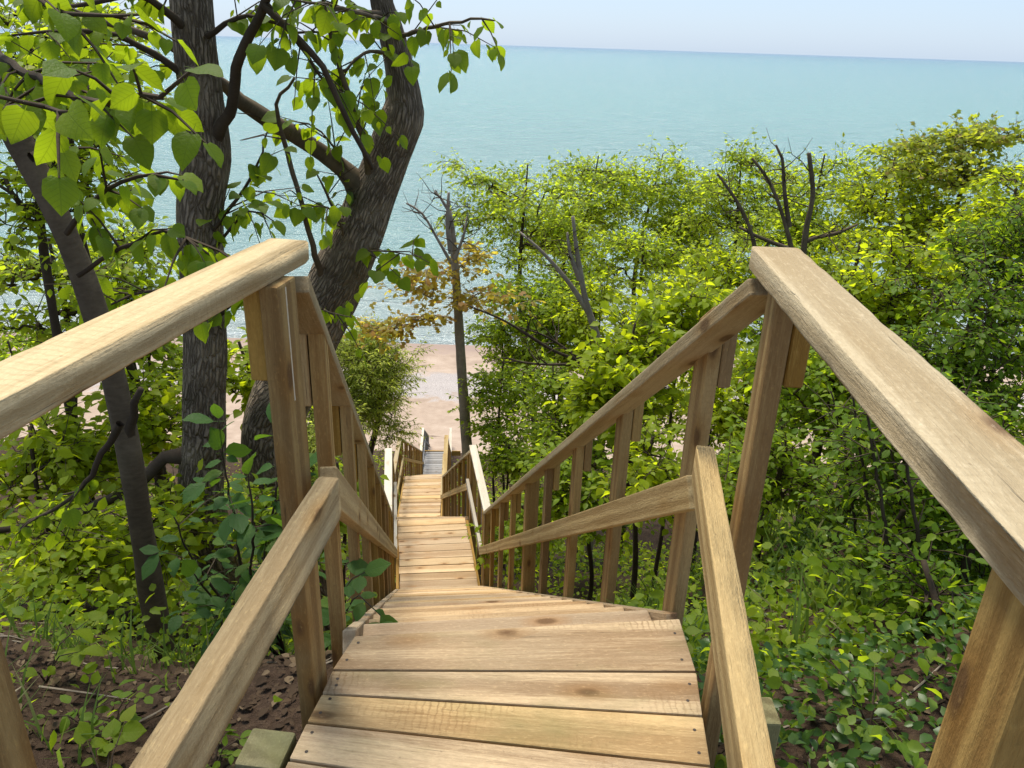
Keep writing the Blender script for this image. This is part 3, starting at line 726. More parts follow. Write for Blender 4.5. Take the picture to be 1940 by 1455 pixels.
# individually built large leaves: heart-shaped blade with midrib fold, curl and stalk
def big_leaf_mesh(name, mat, heart=True, curl=0.1, fold=0.12, seed=0):
    g = np.random.default_rng(seed); V = []; F = []
    if heart: prof = [(0, .0, .0), (-.06, .0, .20), (.10, .0, .40), (.30, .0, .47), (.52, .0, .42), (.74, .0, .26), (.90, .0, .09), (1.0, .0, 0)]
    else: prof = [(0, 0, 0), (.08, 0, .12), (.22, 0, .25), (.42, 0, .32), (.62, 0, .29), (.80, 0, .18), (.93, 0, .06), (1.0, 0, 0)]
    mids = [.0, .04, .16, .32, .52, .74, .90, 1.0]
    n = len(prof); L_, R_, Md = [], [], []
    zc = lambda y, x: -curl * y * y - .35 * fold * x * x + fold * abs(x) * .9
    for i, (y, _, w) in enumerate(prof):
        w *= g.uniform(.93, 1.07)
        Md.append(len(V)); V.append((0, mids[i], zc(mids[i], 0)))
        if 0 < i < n - 1:
            for s, A_ in ((1, R_), (-1, L_)):
                A_.append((len(V), len(V) + 1)); ym = (y * .55 + mids[i] * .45)
                V.append((s * w * .55, ym, zc(ym, w * .55) + g.uniform(-.012, .012))); V.append((s * w, y, zc(y, w) - .02 + g.uniform(-.03, .03)))
    def q(*a): F.append(a)
    for A_, fl in ((R_, False), (L_, True)):
        fs = [(Md[0], A_[0][0], Md[1]), (Md[0], A_[0][1], A_[0][0])]
        for i in range(len(A_) - 1):
            fs += [(Md[i + 1], A_[i][0], A_[i + 1][0], Md[i + 2]), (A_[i][0], A_[i][1], A_[i + 1][1], A_[i + 1][0])]
        fs += [(Md[n - 2], A_[-1][0], Md[n - 1]), (A_[-1][0], A_[-1][1], Md[n - 1])]
        F += [f[::-1] if fl else f for f in fs]
    b = len(V); V += [(.012, 0, 0), (-.012, 0, 0), (.008, -.34, .05), (-.008, -.34, .05)]; F.append((b, b + 1, b + 3, b + 2))
    me = bpy.data.meshes.new(name); me.from_pydata(V, [], F); me.materials.append(mat)
    for p in me.polygons: p.use_smooth = True
    me.update(); return me
def veined(k):
    a = {'linden': ((0.065, 0.130, 0.008), (0.100, 0.170, 0.010), (0.15, 0.21, 0.015), (0.40, 0.54, 0.014), 0.55),
         'bush': ((0.035, 0.090, 0.018), (0.058, 0.125, 0.024), (0.09, 0.15, 0.02), (0.18, 0.33, 0.02), 0.35),
         'bright': ((0.110, 0.175, 0.008), (0.160, 0.220, 0.010), (0.19, 0.23, 0.02), (0.50, 0.62, 0.015), 0.5),
         'mid': ((0.080, 0.150, 0.010), (0.120, 0.190, 0.013), (0.15, 0.20, 0.02), (0.36, 0.52, 0.02), 0.45)}[k]
    return leafmat('veined_' + k + '_leaf', *a, veins=True)
def leaf_set(mat, heart): return [big_leaf_mesh('leaf', mat, heart, c, f, i) for i, (c, f) in enumerate(((.10, .25), (.22, .12), (.05, .38), (.32, .30)))]
LS = {'linden': leaf_set(veined('linden'), True), 'bush': leaf_set(veined('bush'), False), 'bright': leaf_set(veined('bright'), True), 'weed': leaf_set(veined('mid'), False)}
def leaf_obj(kind, p, d, n, size, parent, g):
    d = Vector(d).normalized(); n = Vector(n); x = d.cross(n).normalized(); z = x.cross(d)
    o = bpy.data.objects.new('leaf', LS[kind][int(g.integers(0, 4))]); C.objects.link(o); o.parent = parent
    mt = Matrix((x, d, z)).transposed().to_4x4() @ Matrix.Diagonal((size * g.uniform(.85, 1.1), size, size, 1)); mt.translation = Vector(p) - parent.location
    o.matrix_basis = mt; return o
def place_leaves(sp, kind, parent, g, limit=300):
    k = len(sp.p); order = np.argsort([np.linalg.norm(p) / s for p, s in zip(sp.p, sp.s)])     # the largest in view first
    for i in order[:limit]: leaf_obj(kind, sp.p[i], sp.d[i], sp.n[i], sp.s[i], parent, g)
    rest = order[limit:]
    if len(rest):
        b = np.array(parent.location)
        tag(mesh_obj('crown', leaves_mesh('crown', np.array([sp.p[i] for i in rest]) - b, [sp.d[i] for i in rest], [sp.n[i] for i in rest], [sp.s[i] for i in rest],
            L[{'weed': 'mid'}.get(kind, kind)], 'oval', g), parent), kind='stuff')

# ------------------------------------------------------------------ the three trees at the left
def gp(x, y): return np.array([x, y, float(ground_z(x, y))])
def hero(name, label, trunk, tr, branches, bmat, leafkind, seed, size, gap, k=16, lump=.04, branch_mat=None, limit=300, tw=.3, droop=1.5):
    """branches: (points, r0, r1, n_side_twigs, leafy)"""
    g = np.random.default_rng(seed); base = np.asarray(trunk[0], float)
    th = thing(name, label, 'tree', 'trees on the left of the stairs', tuple(base))
    P, R = smooth_line(trunk, tr, 0.05)
    tt = Tubes(); tt.add(P, R, k * 2, True, lump, seed); tt.build('trunk', bmat, th, base)
    sp = Sprig(); twg = Tubes(); nt = 0
    for (pts, a, b, ntw, leafy) in branches:
        pts = [np.asarray(p_, float) for p_ in pts]; rr_ = list(np.linspace(a, b, len(pts)))
        dd_ = np.linalg.norm(P - pts[0], axis=1); ja = int(np.argmin(dd_))
        if dd_[ja] < R[ja] * 2.2 + .1 and np.linalg.norm(pts[1] - P[ja]) > R[ja]:
            ax_ = P[max(0, ja - 3)]; out_ = unit(pts[1] - ax_)
            pts = [ax_, ax_ + out_ * R[ja] * .9 + [0, 0, .02]] + pts[1:]; rr_ = [a * 1.6, a * 1.25] + rr_[1:]
        Q, RQ = smooth_line(pts, rr_, 0.07)
        Q = Q + g.normal(0, .004, Q.shape)
        bt = Tubes(); bt.add(Q, RQ, 8, True, .05, seed); bt.build('branch', branch_mat or bmat, th, base)
        if leafy: sp.along(Q, g, gap * 1.4, size, droop, start=.4, flat=.5)
        for _ in range(int(ntw * .75 + .5)):
            i = int(g.uniform(.25, 1) * (len(Q) - 1)); d0 = unit(Q[min(i + 1, len(Q) - 1)] - Q[max(i - 1, 0)])
            d = unit(d0 * .8 + unit(g.normal(size=3)) * np.array([1, .8, .7])); ln = tw * g.uniform(.5, 1.5)
            W = np.array([Q[i], Q[i] + d * ln * .5 + [0, 0, .03 * ln], Q[i] + d * ln + [0, 0, -.10 * ln]])
            twg.add(W, [.005, .0035, .002], 4, False); nt += 1
            if leafy: sp.along(W, g, gap, size, droop, flat=.5)
    if nt: tag(twg.build('twigs', B['twig'], th, base), kind='stuff')
    place_leaves(sp, leafkind, th, g, limit)
    return th
# thin dark leaning trunk
Y1 = 3.15
q1 = at(300, 1180, Y1); b1 = gp(q1[0], Y1)
hero('young_tree', 'slim dark smooth trunk leaning left, nearest the picture edge, with big backlit leaves',
     [b1 - [0, 0, .2], at(284, 1100, Y1), at(240, 830, Y1), at(180, 590, Y1), at(100, 390, Y1), at(10, 215, Y1), at(-120, -60, Y1), at(-220, -420, 3.2), at(-260, -800, 3.2)],
     [.060, .055, .052, .049, .047, .044, .037, .03, .01],
     [([at(240, 775, Y1), at(264, 740, 3.05)], .018, .013, 0, False),
      ([at(60, 300, 2.8), at(110, 280, 2.9), at(150, 210, 3.1), at(170, 120, 3.3)], .018, .004, 8, True),
      ([at(-60, 60, 2.85), at(40, 130, 2.3), at(160, 190, 1.95), at(300, 175, 1.80), at(372, 130, 1.75)], .014, .003, 13, True),
      ([at(-90, 160, 2.8), at(-20, 210, 2.2), at(60, 200, 1.75), at(130, 210, 1.55)], .012, .003, 11, True),
      ([at(-160, -100, 2.9), at(-20, -30, 2.4), at(120, 20, 2.1), at(260, 30, 2.0)], .014, .003, 10, True),
      ([at(150, 520, 2.75), at(230, 470, 2.6), at(310, 440, 2.5), at(395, 480, 2.45)], .010, .003, 10, True),
      ([at(120, 440, 2.75), at(200, 360, 2.6), at(290, 330, 2.5), at(350, 340, 2.45)], .010, .003, 8, True),
      ([at(230, 800, 2.66), at(150, 930, 2.8), at(40, 1000, 2.9)], .014, .006, 5, True),
      ], B['smooth'], 'linden', 21, .070, .055, branch_mat=B['twig'], limit=300, tw=.20)
# thick upright trunk
b2 = gp(-1.86, 4.75)
hero('upright_tree', 'thick upright grey brown trunk standing between the slim leaning tree and left handrail post',
     [b2 - [0, 0, .3], at(392, 1000, 4.75), at(390, 800, 4.75), at(390, 600, 4.75), at(380, 420, 4.75), at(392, 300, 4.75), at(382, 190, 4.75), at(370, 90, 4.75), at(358, -30, 4.8), at(345, -260, 4.9), at(330, -600, 5.1), at(320, -1000, 5.4)],
     [.18, .155, .135, .128, .130, .136, .116, .113, .110, .10, .07, .02],
     [([at(420, 255, 4.70), at(440, 200, 4.6), at(452, 110, 4.5), at(485, 45, 4.4), at(505, 0, 4.3), at(540, -80, 4.2)], .034, .020, 0, False),
      ([at(500, 10, 4.3), at(590, 100, 4.35), at(640, 190, 4.4), at(690, 290, 4.5), at(705, 320, 4.55)], .018, .012, 3, False),
      ([at(505, 8, 4.3), at(600, 130, 4.5), at(650, 215, 4.6)], .012, .005, 7, True),
      ([at(340, 218, 4.7), at(260, 218, 4.4), at(200, 200, 4.2), at(120, 180, 4.0)], .014, .005, 5, True),
      ([at(330, 100, 4.7), at(230, 70, 4.5), at(120, 60, 4.3), at(20, 70, 4.1)], .018, .005, 9, True),
      ([at(345, 20, 4.7), at(260, -10, 4.4), at(140, 10, 4.2), at(30, 0, 4.0)], .020, .005, 9, True),
      ([at(400, 40, 4.7), at(470, 30, 4.6), at(560, 60, 4.6), at(650, 60, 4.6)], .014, .004, 6, True),
      ([at(360, 855, 4.6), at(310, 868, 4.7), at(270, 910, 4.6), at(200, 950, 4.5), at(90, 990, 4.3), at(0, 1005, 4.2)], .050, .022, 7, True),
      ([at(345, 500, 4.7), at(250, 560, 4.4), at(170, 600, 4.2)], .012, .004, 7, True),
      ([at(430, 440, 4.7), at(480, 330, 4.5), at(505, 250, 4.4)], .012, .004, 8, True),
      ([at(425, 470, 4.7), at(470, 400, 4.5), at(520, 420, 4.4)], .010, .003, 7, True),
      ([at(430, 600, 4.7), at(470, 560, 4.4), at(510, 600, 4.2)], .010, .003, 9, True),
      ([at(345, -200, 4.9), at(500, -260, 4.2), at(700, -260, 3.4), at(900, -280, 2.7)], .05, .01, 14, True),
      ([at(340, -300, 4.9), at(150, -350, 4.0), at(0, -380, 3.2)], .05, .01, 12, True),
      ], B['furrow'], 'linden', 22, .095, .085, branch_mat=B['twig'], limit=300, tw=.34)
# leaning furrowed trunk with a kink
b3 = gp(-1.72, 5.75)
hero('leaning_tree', 'stout furrowed trunk leaning right behind the left handrail post, with a knobbly kink',
     [b3 - [0, 0, .3], at(520, 860, 5.7), at(565, 700, 5.62), at(622, 575, 5.55), at(668, 470, 5.5), at(702, 380, 5.5), at(735, 300, 5.5), at(762, 225, 5.5), at(765, 190, 5.5), at(757, 130, 5.5), at(738, 50, 5.5), at(720, -20, 5.5), at(700, -260, 5.6), at(660, -600, 5.8)],
     [.28, .245, .222, .200, .178, .164, .146, .146, .118, .094, .080, .070, .05, .02],
     [([at(690, 350, 5.45), at(650, 320, 5.4), at(590, 275, 5.3), at(520, 235, 5.2), at(455, 190, 5.1), at(410, 150, 5.0), at(330, 90, 4.9), at(200, 40, 4.8)], .075, .016, 4, False),
      ([at(705, 320, 5.4), at(690, 270, 5.2), at(660, 180, 5.0), at(630, 80, 4.9), at(610, -10, 4.8)], .026, .010, 9, True),
      ([at(752, 30, 5.4), at(790, 60, 5.0), at(850, 45, 4.7), at(910, 35, 4.5), at(940, 40, 4.4)], .014, .004, 11, True),
      ([at(722, -20, 5.4), at(650, 20, 5.0), at(600, 25, 4.8)], .014, .004, 9, True),
      ([at(740, 60, 5.4), at(690, 100, 5.1), at(640, 150, 5.0)], .014, .004, 10, True),
      ([at(730, 0, 5.4), at(700, 30, 5.0), at(620, 10, 4.6), at(540, 0, 4.3)], .016, .004, 10, True),
      ([at(640, 330, 5.4), at(610, 250, 5.2), at(560, 230, 5.1)], .010, .003, 8, True),
      ([at(660, 440, 5.3), at(620, 370, 5.2), at(600, 330, 5.1)], .012, .005, 3, False),
      ([at(665, 460, 5.3), at(630, 400, 5.1), at(590, 390, 4.9)], .008, .003, 7, True),
      ([at(700, 480, 5.2), at(740, 478, 5.0), at(800, 485, 4.9)], .006, .003, 6, True),
      ([at(600, 600, 5.2), at(620, 590, 4.8), at(665, 600, 4.6)], .006, .003, 4, True),
      ([at(605, 560, 5.2), at(580, 420, 5.1), at(545, 290, 5.0), at(525, 200, 4.9), at(560, 150, 4.8)], .020, .008, 2, False),
      ([at(700, -200, 5.6), at(820, -240, 4.6), at(980, -260, 3.6), at(1150, -300, 2.8)], .05, .01, 14, True),
      ([at(690, -330, 5.6), at(560, -420, 4.6), at(430, -520, 3.6)], .05, .01, 14, True),
      ], B['furrow'], 'linden', 23, .095, .085, branch_mat=B['smooth'], limit=300, tw=.32, lump=.03)

# ------------------------------------------------------------------ trees beyond the rails
def px_r(px, Y): return px / F_PX * Y * 1.02
def bg_tree(name, label, cx, cy, rx, rz, Y, seed, leaf, tips=150, lean=0.0, cat='tree', group='trees growing on the slope', bark_mat=None, size=.10, gap=.06, shape='kite',
            trunk_r=.09, low=None, extra=(), ntw=3, tw=.30, bare=0.0, upbias=.5, depth=1.0, topf=.75, dens=1.45, **kw):
    c = at(cx, cy, Y); RX, RZ = px_r(rx, Y), px_r(rz, Y); g = np.random.default_rng(seed)
    bx_, by_ = c[0] + lean * RX, Y + g.uniform(-.3, .3); b = gp(bx_, by_)
    top = c + np.array([g.uniform(-.15, .15) * RX, 0, RZ * topf])
    hgt = top[2] - b[2]
    mid1 = b + (top - b) * .35 + np.array([g.normal(0, .06) * hgt * .4, g.normal(0, .05) * hgt * .4, 0]); mid2 = b + (top - b) * .7 + np.array([g.normal(0, .05) * hgt * .4, g.normal(0, .05) * hgt * .4, 0])
    cr = [(c, (RX, RX * depth, RZ), int(tips * dens))]
    for (ex, ey, erx, erz, en) in extra: cr.append((at(ex, ey, Y), (px_r(erx, Y), px_r(erx, Y) * depth, px_r(erz, Y)), en))
    st = max(.12, min(.6, (c[2] - RZ - b[2]) / max(hgt, .1)))
    return tree(name, label, cat, group, [b - [0, 0, .2], mid1, mid2, top], [trunk_r, trunk_r * .8, trunk_r * .55, .012], cr, leaf, bark_mat or B['twig'], seed, size, gap, shape, ntw, tw, bare=bare, start=st, upbias=upbias, **kw)
SP, BR, MI, DK = L['spring'], L['bright'], L['mid'], L['dark']
# skyline row, right of the stairs
bg_tree('slope_tree', 'airy yellow green tree at the left end of the right hand treetop row', 985, 410, 135, 125, 15, 41, SP, 190, .5, size=.095, gap=.058, extra=((900, 330, 60, 35, 30),), tw=.42)
bg_tree('slope_tree', 'airy treetop second from left along the lake skyline', 1130, 375, 95, 100, 17, 42, SP, 170, .2, size=.10, gap=.065, tw=.42)
bg_tree('slope_tree', 'airy treetop in the middle of the lake skyline row', 1262, 375, 100, 105, 18, 43, SP, 180, 0, size=.10, gap=.065, tw=.45)
bg_tree('slope_tree', 'airy treetop behind the top of the right handrail post', 1400, 385, 100, 110, 15, 44, SP, 170, 0, size=.092, gap=.064, tw=.4)
bg_tree('slope_tree', 'airy treetop right of the right handrail post, around the sawn stems', 1545, 385, 105, 115, 14, 45, SP, 180, 0, size=.088, gap=.06, tw=.38)
bg_tree('slope_tree', 'yellow green treetop between the sawn stems and the bronze tree', 1690, 390, 105, 115, 12, 46, BR, 170, .2, size=.095, gap=.055, tw=.34)
bg_tree('bronze_tree', 'bronze tinted treetop at the right edge of the skyline', 1830, 305, 130, 62, 11, 47, L['olive'], 150, .3, size=.075, gap=.045, shape='maple', tw=.3)
bg_tree('slope_tree', 'green tree at the right picture edge below the bronze treetop', 1900, 430, 110, 110, 9, 48, BR, 190, .3, size=.085, gap=.045, tw=.3)
bg_tree('slope_tree', 'low green tree under the middle of the skyline row', 1210, 520, 120, 90, 14, 49, SP, 140, .1, size=.105, gap=.06, tw=.36)
bg_tree('slope_tree', 'low green tree under the left end of the skyline row', 1040, 570, 120, 85, 13, 50, MI, 140, .1, size=.10, gap=.055, tw=.36)
bg_tree('slope_tree', 'leafy tree just right of the right handrail post top', 1620, 540, 130, 110, 9.5, 51, BR, 190, .1, size=.085, gap=.048, tw=.3)
bg_tree('slope_tree', 'leafy tree just left of the right handrail post', 1370, 560, 110, 100, 10, 52, BR, 170, .1, size=.09, gap=.05, tw=.3)
bg_tree('slope_tree', 'distant airy tree low between the skyline row and the small bronze tree', 1075, 455, 120, 95, 19, 53, SP, 170, .1, size=.10, gap=.06, tw=.42)
bg_tree('slope_tree', 'distant airy tree filling in left of the sawn stems', 1330, 450, 120, 90, 17, 54, SP, 160, .1, size=.095, gap=.06, tw=.4)
bg_tree('slope_tree', 'airy tree low behind the sawn stems', 1490, 480, 110, 80, 13, 55, SP, 150, .1, size=.085, gap=.055, tw=.36)
bg_tree('slope_tree', 'yellow green tree under the bronze treetop', 1770, 470, 110, 90, 10.5, 56, BR, 170, .1, size=.08, gap=.048, tw=.3)
# maple with sawn-off top by the stairs
g5 = gp(-.62, 11.6)
tree('topped_maple', 'small bronze leaved tree with sawn off bare top right beside the stairs', 'tree', 'trees growing on the slope',
     [g5 - [0, 0, .3], at(884, 840, 11.6), at(874, 700, 11.6), at(866, 560, 11.6), at(858, 460, 11.6), at(850, 400, 11.6)], [.10, .088, .078, .066, .055, .045],
     [(at(830, 540, 11.6), (1.1, 1.0, .75), 60), (at(765, 605, 11.6), (.75, .6, .35), 48), (at(930, 500, 11.6), (.6, .6, .7), 28)], L['bronze'], B['grey'], 61,
     .10, .075, 'maple', 2, .32, start=.45, wig=.12, sag=.02)
def snag(label, lines, r, mat, cat='tree', group='bare pruned stems in the treetops', cut=False):
    base = np.asarray(lines[0][0], float); th = thing('pruned_tree', label, cat, group, tuple(base))
    for i, pts in enumerate(lines):
        Q, R = smooth_line(pts, np.linspace(r * (1 if i == 0 else .6), r * (.5 if cut else .3) * (1 if i == 0 else .6), len(pts)), .12)
        tb = Tubes(); tb.add(Q, R, 9, True, .06, i); tb.build('trunk' if i == 0 else 'branch', mat, th, base)
        g = np.random.default_rng(i + int(abs(base[0]) * 100)); tw_ = Tubes()
        for _ in range(9):
            j = int(g.uniform(.45, .98) * (len(Q) - 1)); d = unit(unit(Q[j] - Q[j - 1]) * .7 + unit(g.normal(size=3))); ln = g.uniform(.15, .55)
            tw_.add([Q[j], Q[j] + d * ln * .4 + g.normal(0, .03, 3), Q[j] + d * ln * .75 + g.normal(0, .04, 3), Q[j] + d * ln + [0, 0, .2 * ln]], [.008, .006, .004, .002], 4, False)
        tag(tw_.build('twigs', B['twig'], th, base), kind='stuff')
    return th
Y = 11.4
snag('bare forked grey top of the small tree beside the stairs', [[at(854, 480, Y), at(848, 420, Y), at(850, 365, Y)], [at(850, 400, Y), at(835, 375, Y), at(823, 362, Y)], [at(856, 500, Y), at(830, 455, Y), at(800, 405, Y), at(770, 385, Y)], [at(862, 490, Y), at(880, 440, Y), at(885, 410, Y)]], .042, B['grey'], cut=True)
Y = 10.5
snag('bare grey leaning maple limbs left of the bright bush', [[gp(1.28, Y) - [0, 0, .2], at(1150, 720, Y), at(1136, 655, Y), at(1110, 570, Y), at(1095, 490, Y), at(1085, 410, Y)], [at(1120, 600, Y), at(1085, 545, Y), at(1030, 480, Y), at(985, 440, Y)], [at(1100, 530, Y), at(1080, 480, Y), at(1075, 440, Y)]], .075, B['grey'])
Y = 9.0
snag('dark tangled drooping boughs below the bare maple limbs', [[gp(1.35, Y) - [0, 0, .2], at(1170, 780, Y), at(1130, 700, Y), at(1050, 665, Y), at(960, 610, Y), at(890, 580, Y)], [at(1120, 695, Y), at(1040, 640, Y), at(985, 620, Y)], [at(1100, 690, Y), at(1020, 690, Y), at(960, 680, Y)]], .035, B['twig'])
Y = 9.6
snag('sawn dark stems rising behind the right handrail post', [[gp(3.1, Y) - [0, 0, .2], at(1530, 620, Y), at(1522, 520, Y), at(1526, 440, Y), at(1540, 370, Y), at(1532, 290, Y)], [at(1520, 460, Y), at(1545, 450, Y), at(1590, 440, Y), at(1625, 425, Y)],
     [at(1500, 470, Y), at(1480, 400, Y), at(1455, 340, Y), at(1425, 300, Y)], [at(1495, 430, Y), at(1487, 370, Y), at(1482, 300, Y), at(1470, 275, Y)], [at(1430, 470, Y), at(1420, 430, Y), at(1395, 380, Y), at(1360, 330, Y)], [at(1520, 480, Y), at(1440, 450, Y), at(1400, 430, Y)]], .048, B['smooth'], cut=True)
# left of the stairs, below
bg_tree('willow', 'pale fine leaved tree between the left stair rail and the beach', 695, 730, 95, 130, 13, 63, L['willow'], 280, 0, size=.085, gap=.03, shape='slim', ntw=5, tw=.4)
bg_tree('willow', 'low pale fine leaved shrub below the left stair rail', 600, 850, 90, 110, 11, 64, L['willow'], 160, 0, size=.085, gap=.035, shape='slim', ntw=4, tw=.4)
# understory right: bushes seen through the balusters
bushes_r = [
 ('bright leafy bush filling the gap behind the right stair rail', 1190, 720, 115, 160, 7.0, BR, 170, .105, .055, 'oval'),
 ('tall bright bush behind the upper right stair rail', 1300, 640, 90, 120, 7.6, BR, 140, .10, .055, 'oval'),
 ('slim stemmed green sapling right of the lower stair rail', 950, 760, 75, 120, 11.5, MI, 150, .09, .05, 'kite'),
 ('green sapling behind the lower right stair rail', 1050, 770, 90, 120, 9.8, MI, 160, .09, .05, 'kite'),
 ('green thicket right of the middle landing', 960, 880, 70, 70, 10.5, MI, 110, .09, .05, 'kite'),
 ('green undergrowth bush beneath the right stair rail', 1110, 930, 110, 100, 6.4, MI, 150, .075, .045, 'oval'),
 ('shaded undergrowth bush behind the lower end of the right rail', 1000, 1000, 90, 75, 7.8, MI, 120, .075, .045, 'oval'),
 ('bright undergrowth between the two nearest right posts', 1230, 900, 80, 120, 5.2, BR, 130, .075, .042, 'oval'),
 ('mid green bush right of the right handrail post', 1500, 640, 90, 110, 6.4, MI, 170, .075, .042, 'oval'),
 ('mid green thicket under the right top rail', 1560, 760, 120, 120, 5.2, MI, 190, .065, .036, 'oval'),
 ('tall bush filling the gap between the two nearest right posts', 1410, 780, 90, 140, 8.4, BR, 170, .085, .048, 'oval'),
 ('green bush low behind the upright nearest right posts', 1400, 930, 90, 110, 6.2, MI, 150, .075, .042, 'oval'),
 ('bright tree like bush farther down behind the right posts', 1330, 760, 110, 120, 11.0, BR, 160, .095, .055, 'kite'),
 ('green bush beyond the right posts over the beach', 1500, 740, 110, 110, 9.5, MI, 160, .085, .05, 'kite'),
 ('green bush under the right rail, far back beside the shrubs', 1620, 700, 110, 110, 8.0, MI, 170, .08, .046, 'kite'),
 ('shaded undergrowth beside the lowest right post', 1480, 880, 100, 90, 4.6, MI, 140, .06, .036, 'oval'),
 ('pale green bush at the right picture edge over the beach', 1900, 800, 110, 110, 7.0, MI, 150, .075, .042, 'kite'),
 ('bushy sapling screening the beach right of the small bronze tree', 960, 650, 85, 85, 13.5, MI, 150, .09, .05, 'kite'),
 ('bushy sapling behind the bare maple limbs', 1060, 640, 90, 90, 12.5, SP, 150, .09, .05, 'kite'),
 ('leafy bush low beneath the bare maple limbs', 1130, 610, 85, 100, 11.8, BR, 150, .09, .05, 'kite'),
 ('spreading green bush beyond the right top rail', 1690, 560, 110, 120, 5.6, BR, 190, .065, .036, 'oval'),
]
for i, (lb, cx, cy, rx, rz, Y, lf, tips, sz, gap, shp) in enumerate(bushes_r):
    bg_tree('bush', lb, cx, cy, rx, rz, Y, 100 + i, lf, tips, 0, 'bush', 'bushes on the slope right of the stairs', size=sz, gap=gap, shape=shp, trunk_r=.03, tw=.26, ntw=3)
# dark dense shrubs close on the right
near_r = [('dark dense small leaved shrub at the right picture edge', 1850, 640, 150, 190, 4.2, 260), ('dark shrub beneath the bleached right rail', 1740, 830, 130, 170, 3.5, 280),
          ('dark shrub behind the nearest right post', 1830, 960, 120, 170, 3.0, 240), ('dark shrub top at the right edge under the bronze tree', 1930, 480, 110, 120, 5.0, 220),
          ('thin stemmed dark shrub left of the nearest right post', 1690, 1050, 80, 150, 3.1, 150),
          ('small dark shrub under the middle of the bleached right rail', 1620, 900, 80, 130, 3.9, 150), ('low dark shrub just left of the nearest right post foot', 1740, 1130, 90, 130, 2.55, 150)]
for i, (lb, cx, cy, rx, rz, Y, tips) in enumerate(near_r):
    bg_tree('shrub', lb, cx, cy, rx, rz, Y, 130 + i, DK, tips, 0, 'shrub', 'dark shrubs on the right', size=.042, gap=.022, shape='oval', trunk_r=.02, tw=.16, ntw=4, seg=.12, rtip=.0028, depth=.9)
# the bank goes on past the right edge of the view
for i, (lb, cx, cy, rx, rz, Y, lf) in enumerate([('tall green tree past the right end of the skyline row', 2080, 380, 130, 120, 11, BR), ('broad green tree past the right picture edge', 2250, 430, 150, 150, 9, MI),
        ('green bush past the right picture edge beside the dark shrubs', 2120, 700, 150, 170, 6.0, MI), ('dark bush past the right picture edge, nearest the viewer', 2150, 950, 150, 150, 4.2, DK), ('pale tree far past the right picture edge', 2450, 420, 160, 130, 13, SP)]):
    bg_tree('slope_tree', lb, cx, cy, rx, rz, Y, 145 + i, lf, 120, 0, group='plants beyond the right edge', size=.085, gap=.05, shape='oval' if Y < 7 else 'kite', trunk_r=.05, tw=.3)
# left: bright understory beyond the dirt edge
bushes_l = [('bright backlit bush low at the left picture edge', 70, 880, 130, 120, 5.0, BR, 150, .095), ('bright backlit bush behind the slim leaning trunk', 240, 830, 130, 120, 5.6, BR, 160, .095),
            ('bright bush between slim and thick left trunks, low', 300, 1010, 120, 100, 4.3, BR, 130, .085), ('bright bush right of the thick upright trunk', 470, 720, 70, 110, 6.4, BR, 120, .10),
            ('bright bush left of the thick trunk under the left rail', 290, 700, 90, 80, 6.8, SP, 120, .10), ('green bush low on the left behind the bare soil', 110, 1060, 140, 90, 3.8, BR, 130, .075),
            ('pale bush far back at the left picture edge over the beach', 40, 700, 130, 80, 9.0, SP, 120, .10), ('green undergrowth behind the left handrail post', 560, 1000, 90, 120, 5.0, MI, 130, .08), ('shaded bush seen through the left balusters', 650, 940, 60, 110, 6.2, MI, 110, .085)]
for i, (lb, cx, cy, rx, rz, Y, lf, tips, sz) in enumerate(bushes_l):
    bg_tree('bush', lb, cx, cy, rx, rz, Y, 160 + i, lf, tips, 0, 'bush', 'bushes on the slope left of the stairs', size=sz, gap=.05, shape='oval', trunk_r=.03, tw=.28, ntw=3, bare=.08, dens=1.05)
# airy twiggy trees at the upper left
tw_l = [('twiggy half bare tree at the upper left picture edge', 70, 260, 170, 190, 5.2, 150), ('twiggy sparse tree low behind the slim leaning trunk', 110, 560, 170, 150, 6.0, 150), ('sparse leafy tree behind the thick trunk over the lake', 250, 520, 120, 110, 7.0, 100),
        ('leafy crown filling the top left corner above the slim trunk', 120, 90, 190, 110, 5.8, 120)]
for i, (lb, cx, cy, rx, rz, Y, tips) in enumerate(tw_l):
    bg_tree('twiggy_tree', lb, cx, cy, rx, rz, Y, 180 + i, SP, tips, -.3, 'tree', 'twiggy trees at the left', size=.075, gap=.06, shape='oval', trunk_r=.05, tw=.26, ntw=4, bare=.22, wig=.2, rtip=.0045)

# ------------------------------------------------------------------ ground cover
def scatter(name, n, xr, yr, mat, size, shape, seed, hgt=(0, .02), tilt=.3, up_dir=.05, pick=None, label=None, cat=None, grow_with=0.0):
    g = np.random.default_rng(seed)
    x = g.uniform(*xr, n); y = yr[0] + (yr[1] - yr[0]) * g.uniform(0, 1, n) ** (1.0 if not grow_with else 1.25)
    keep = ~((np.abs(x - np.interp(y, [-2, 1.7, 7.6, 9.1, 15, 16.8, 26.9, 28.8, 34], [-.1, .05, -.79, -1.02, -1.96, -2.07, -2.85, -2.99, -3.4])) < .50))
    if pick is not None: keep &= pick(x, y, g)
    x, y = x[keep], y[keep]; n = len(x)
    z = ground_z(x, y) + g.uniform(*hgt, n)
    a = g.uniform(0, 2 * PI, n); d = np.stack([np.cos(a), np.sin(a), g.normal(up_dir, tilt * .6, n)], 1)
    nn = np.stack([g.normal(0, tilt, n), g.normal(0, tilt, n), np.ones(n)], 1)
    sz = g.uniform(*size, n) * (1 + grow_with * y)
    o = mesh_obj(name, leaves_mesh(name, np.stack([x, y, z], 1), d, nn, sz, mat, shape, g))
    tag(o, label, cat, kind='stuff'); return o
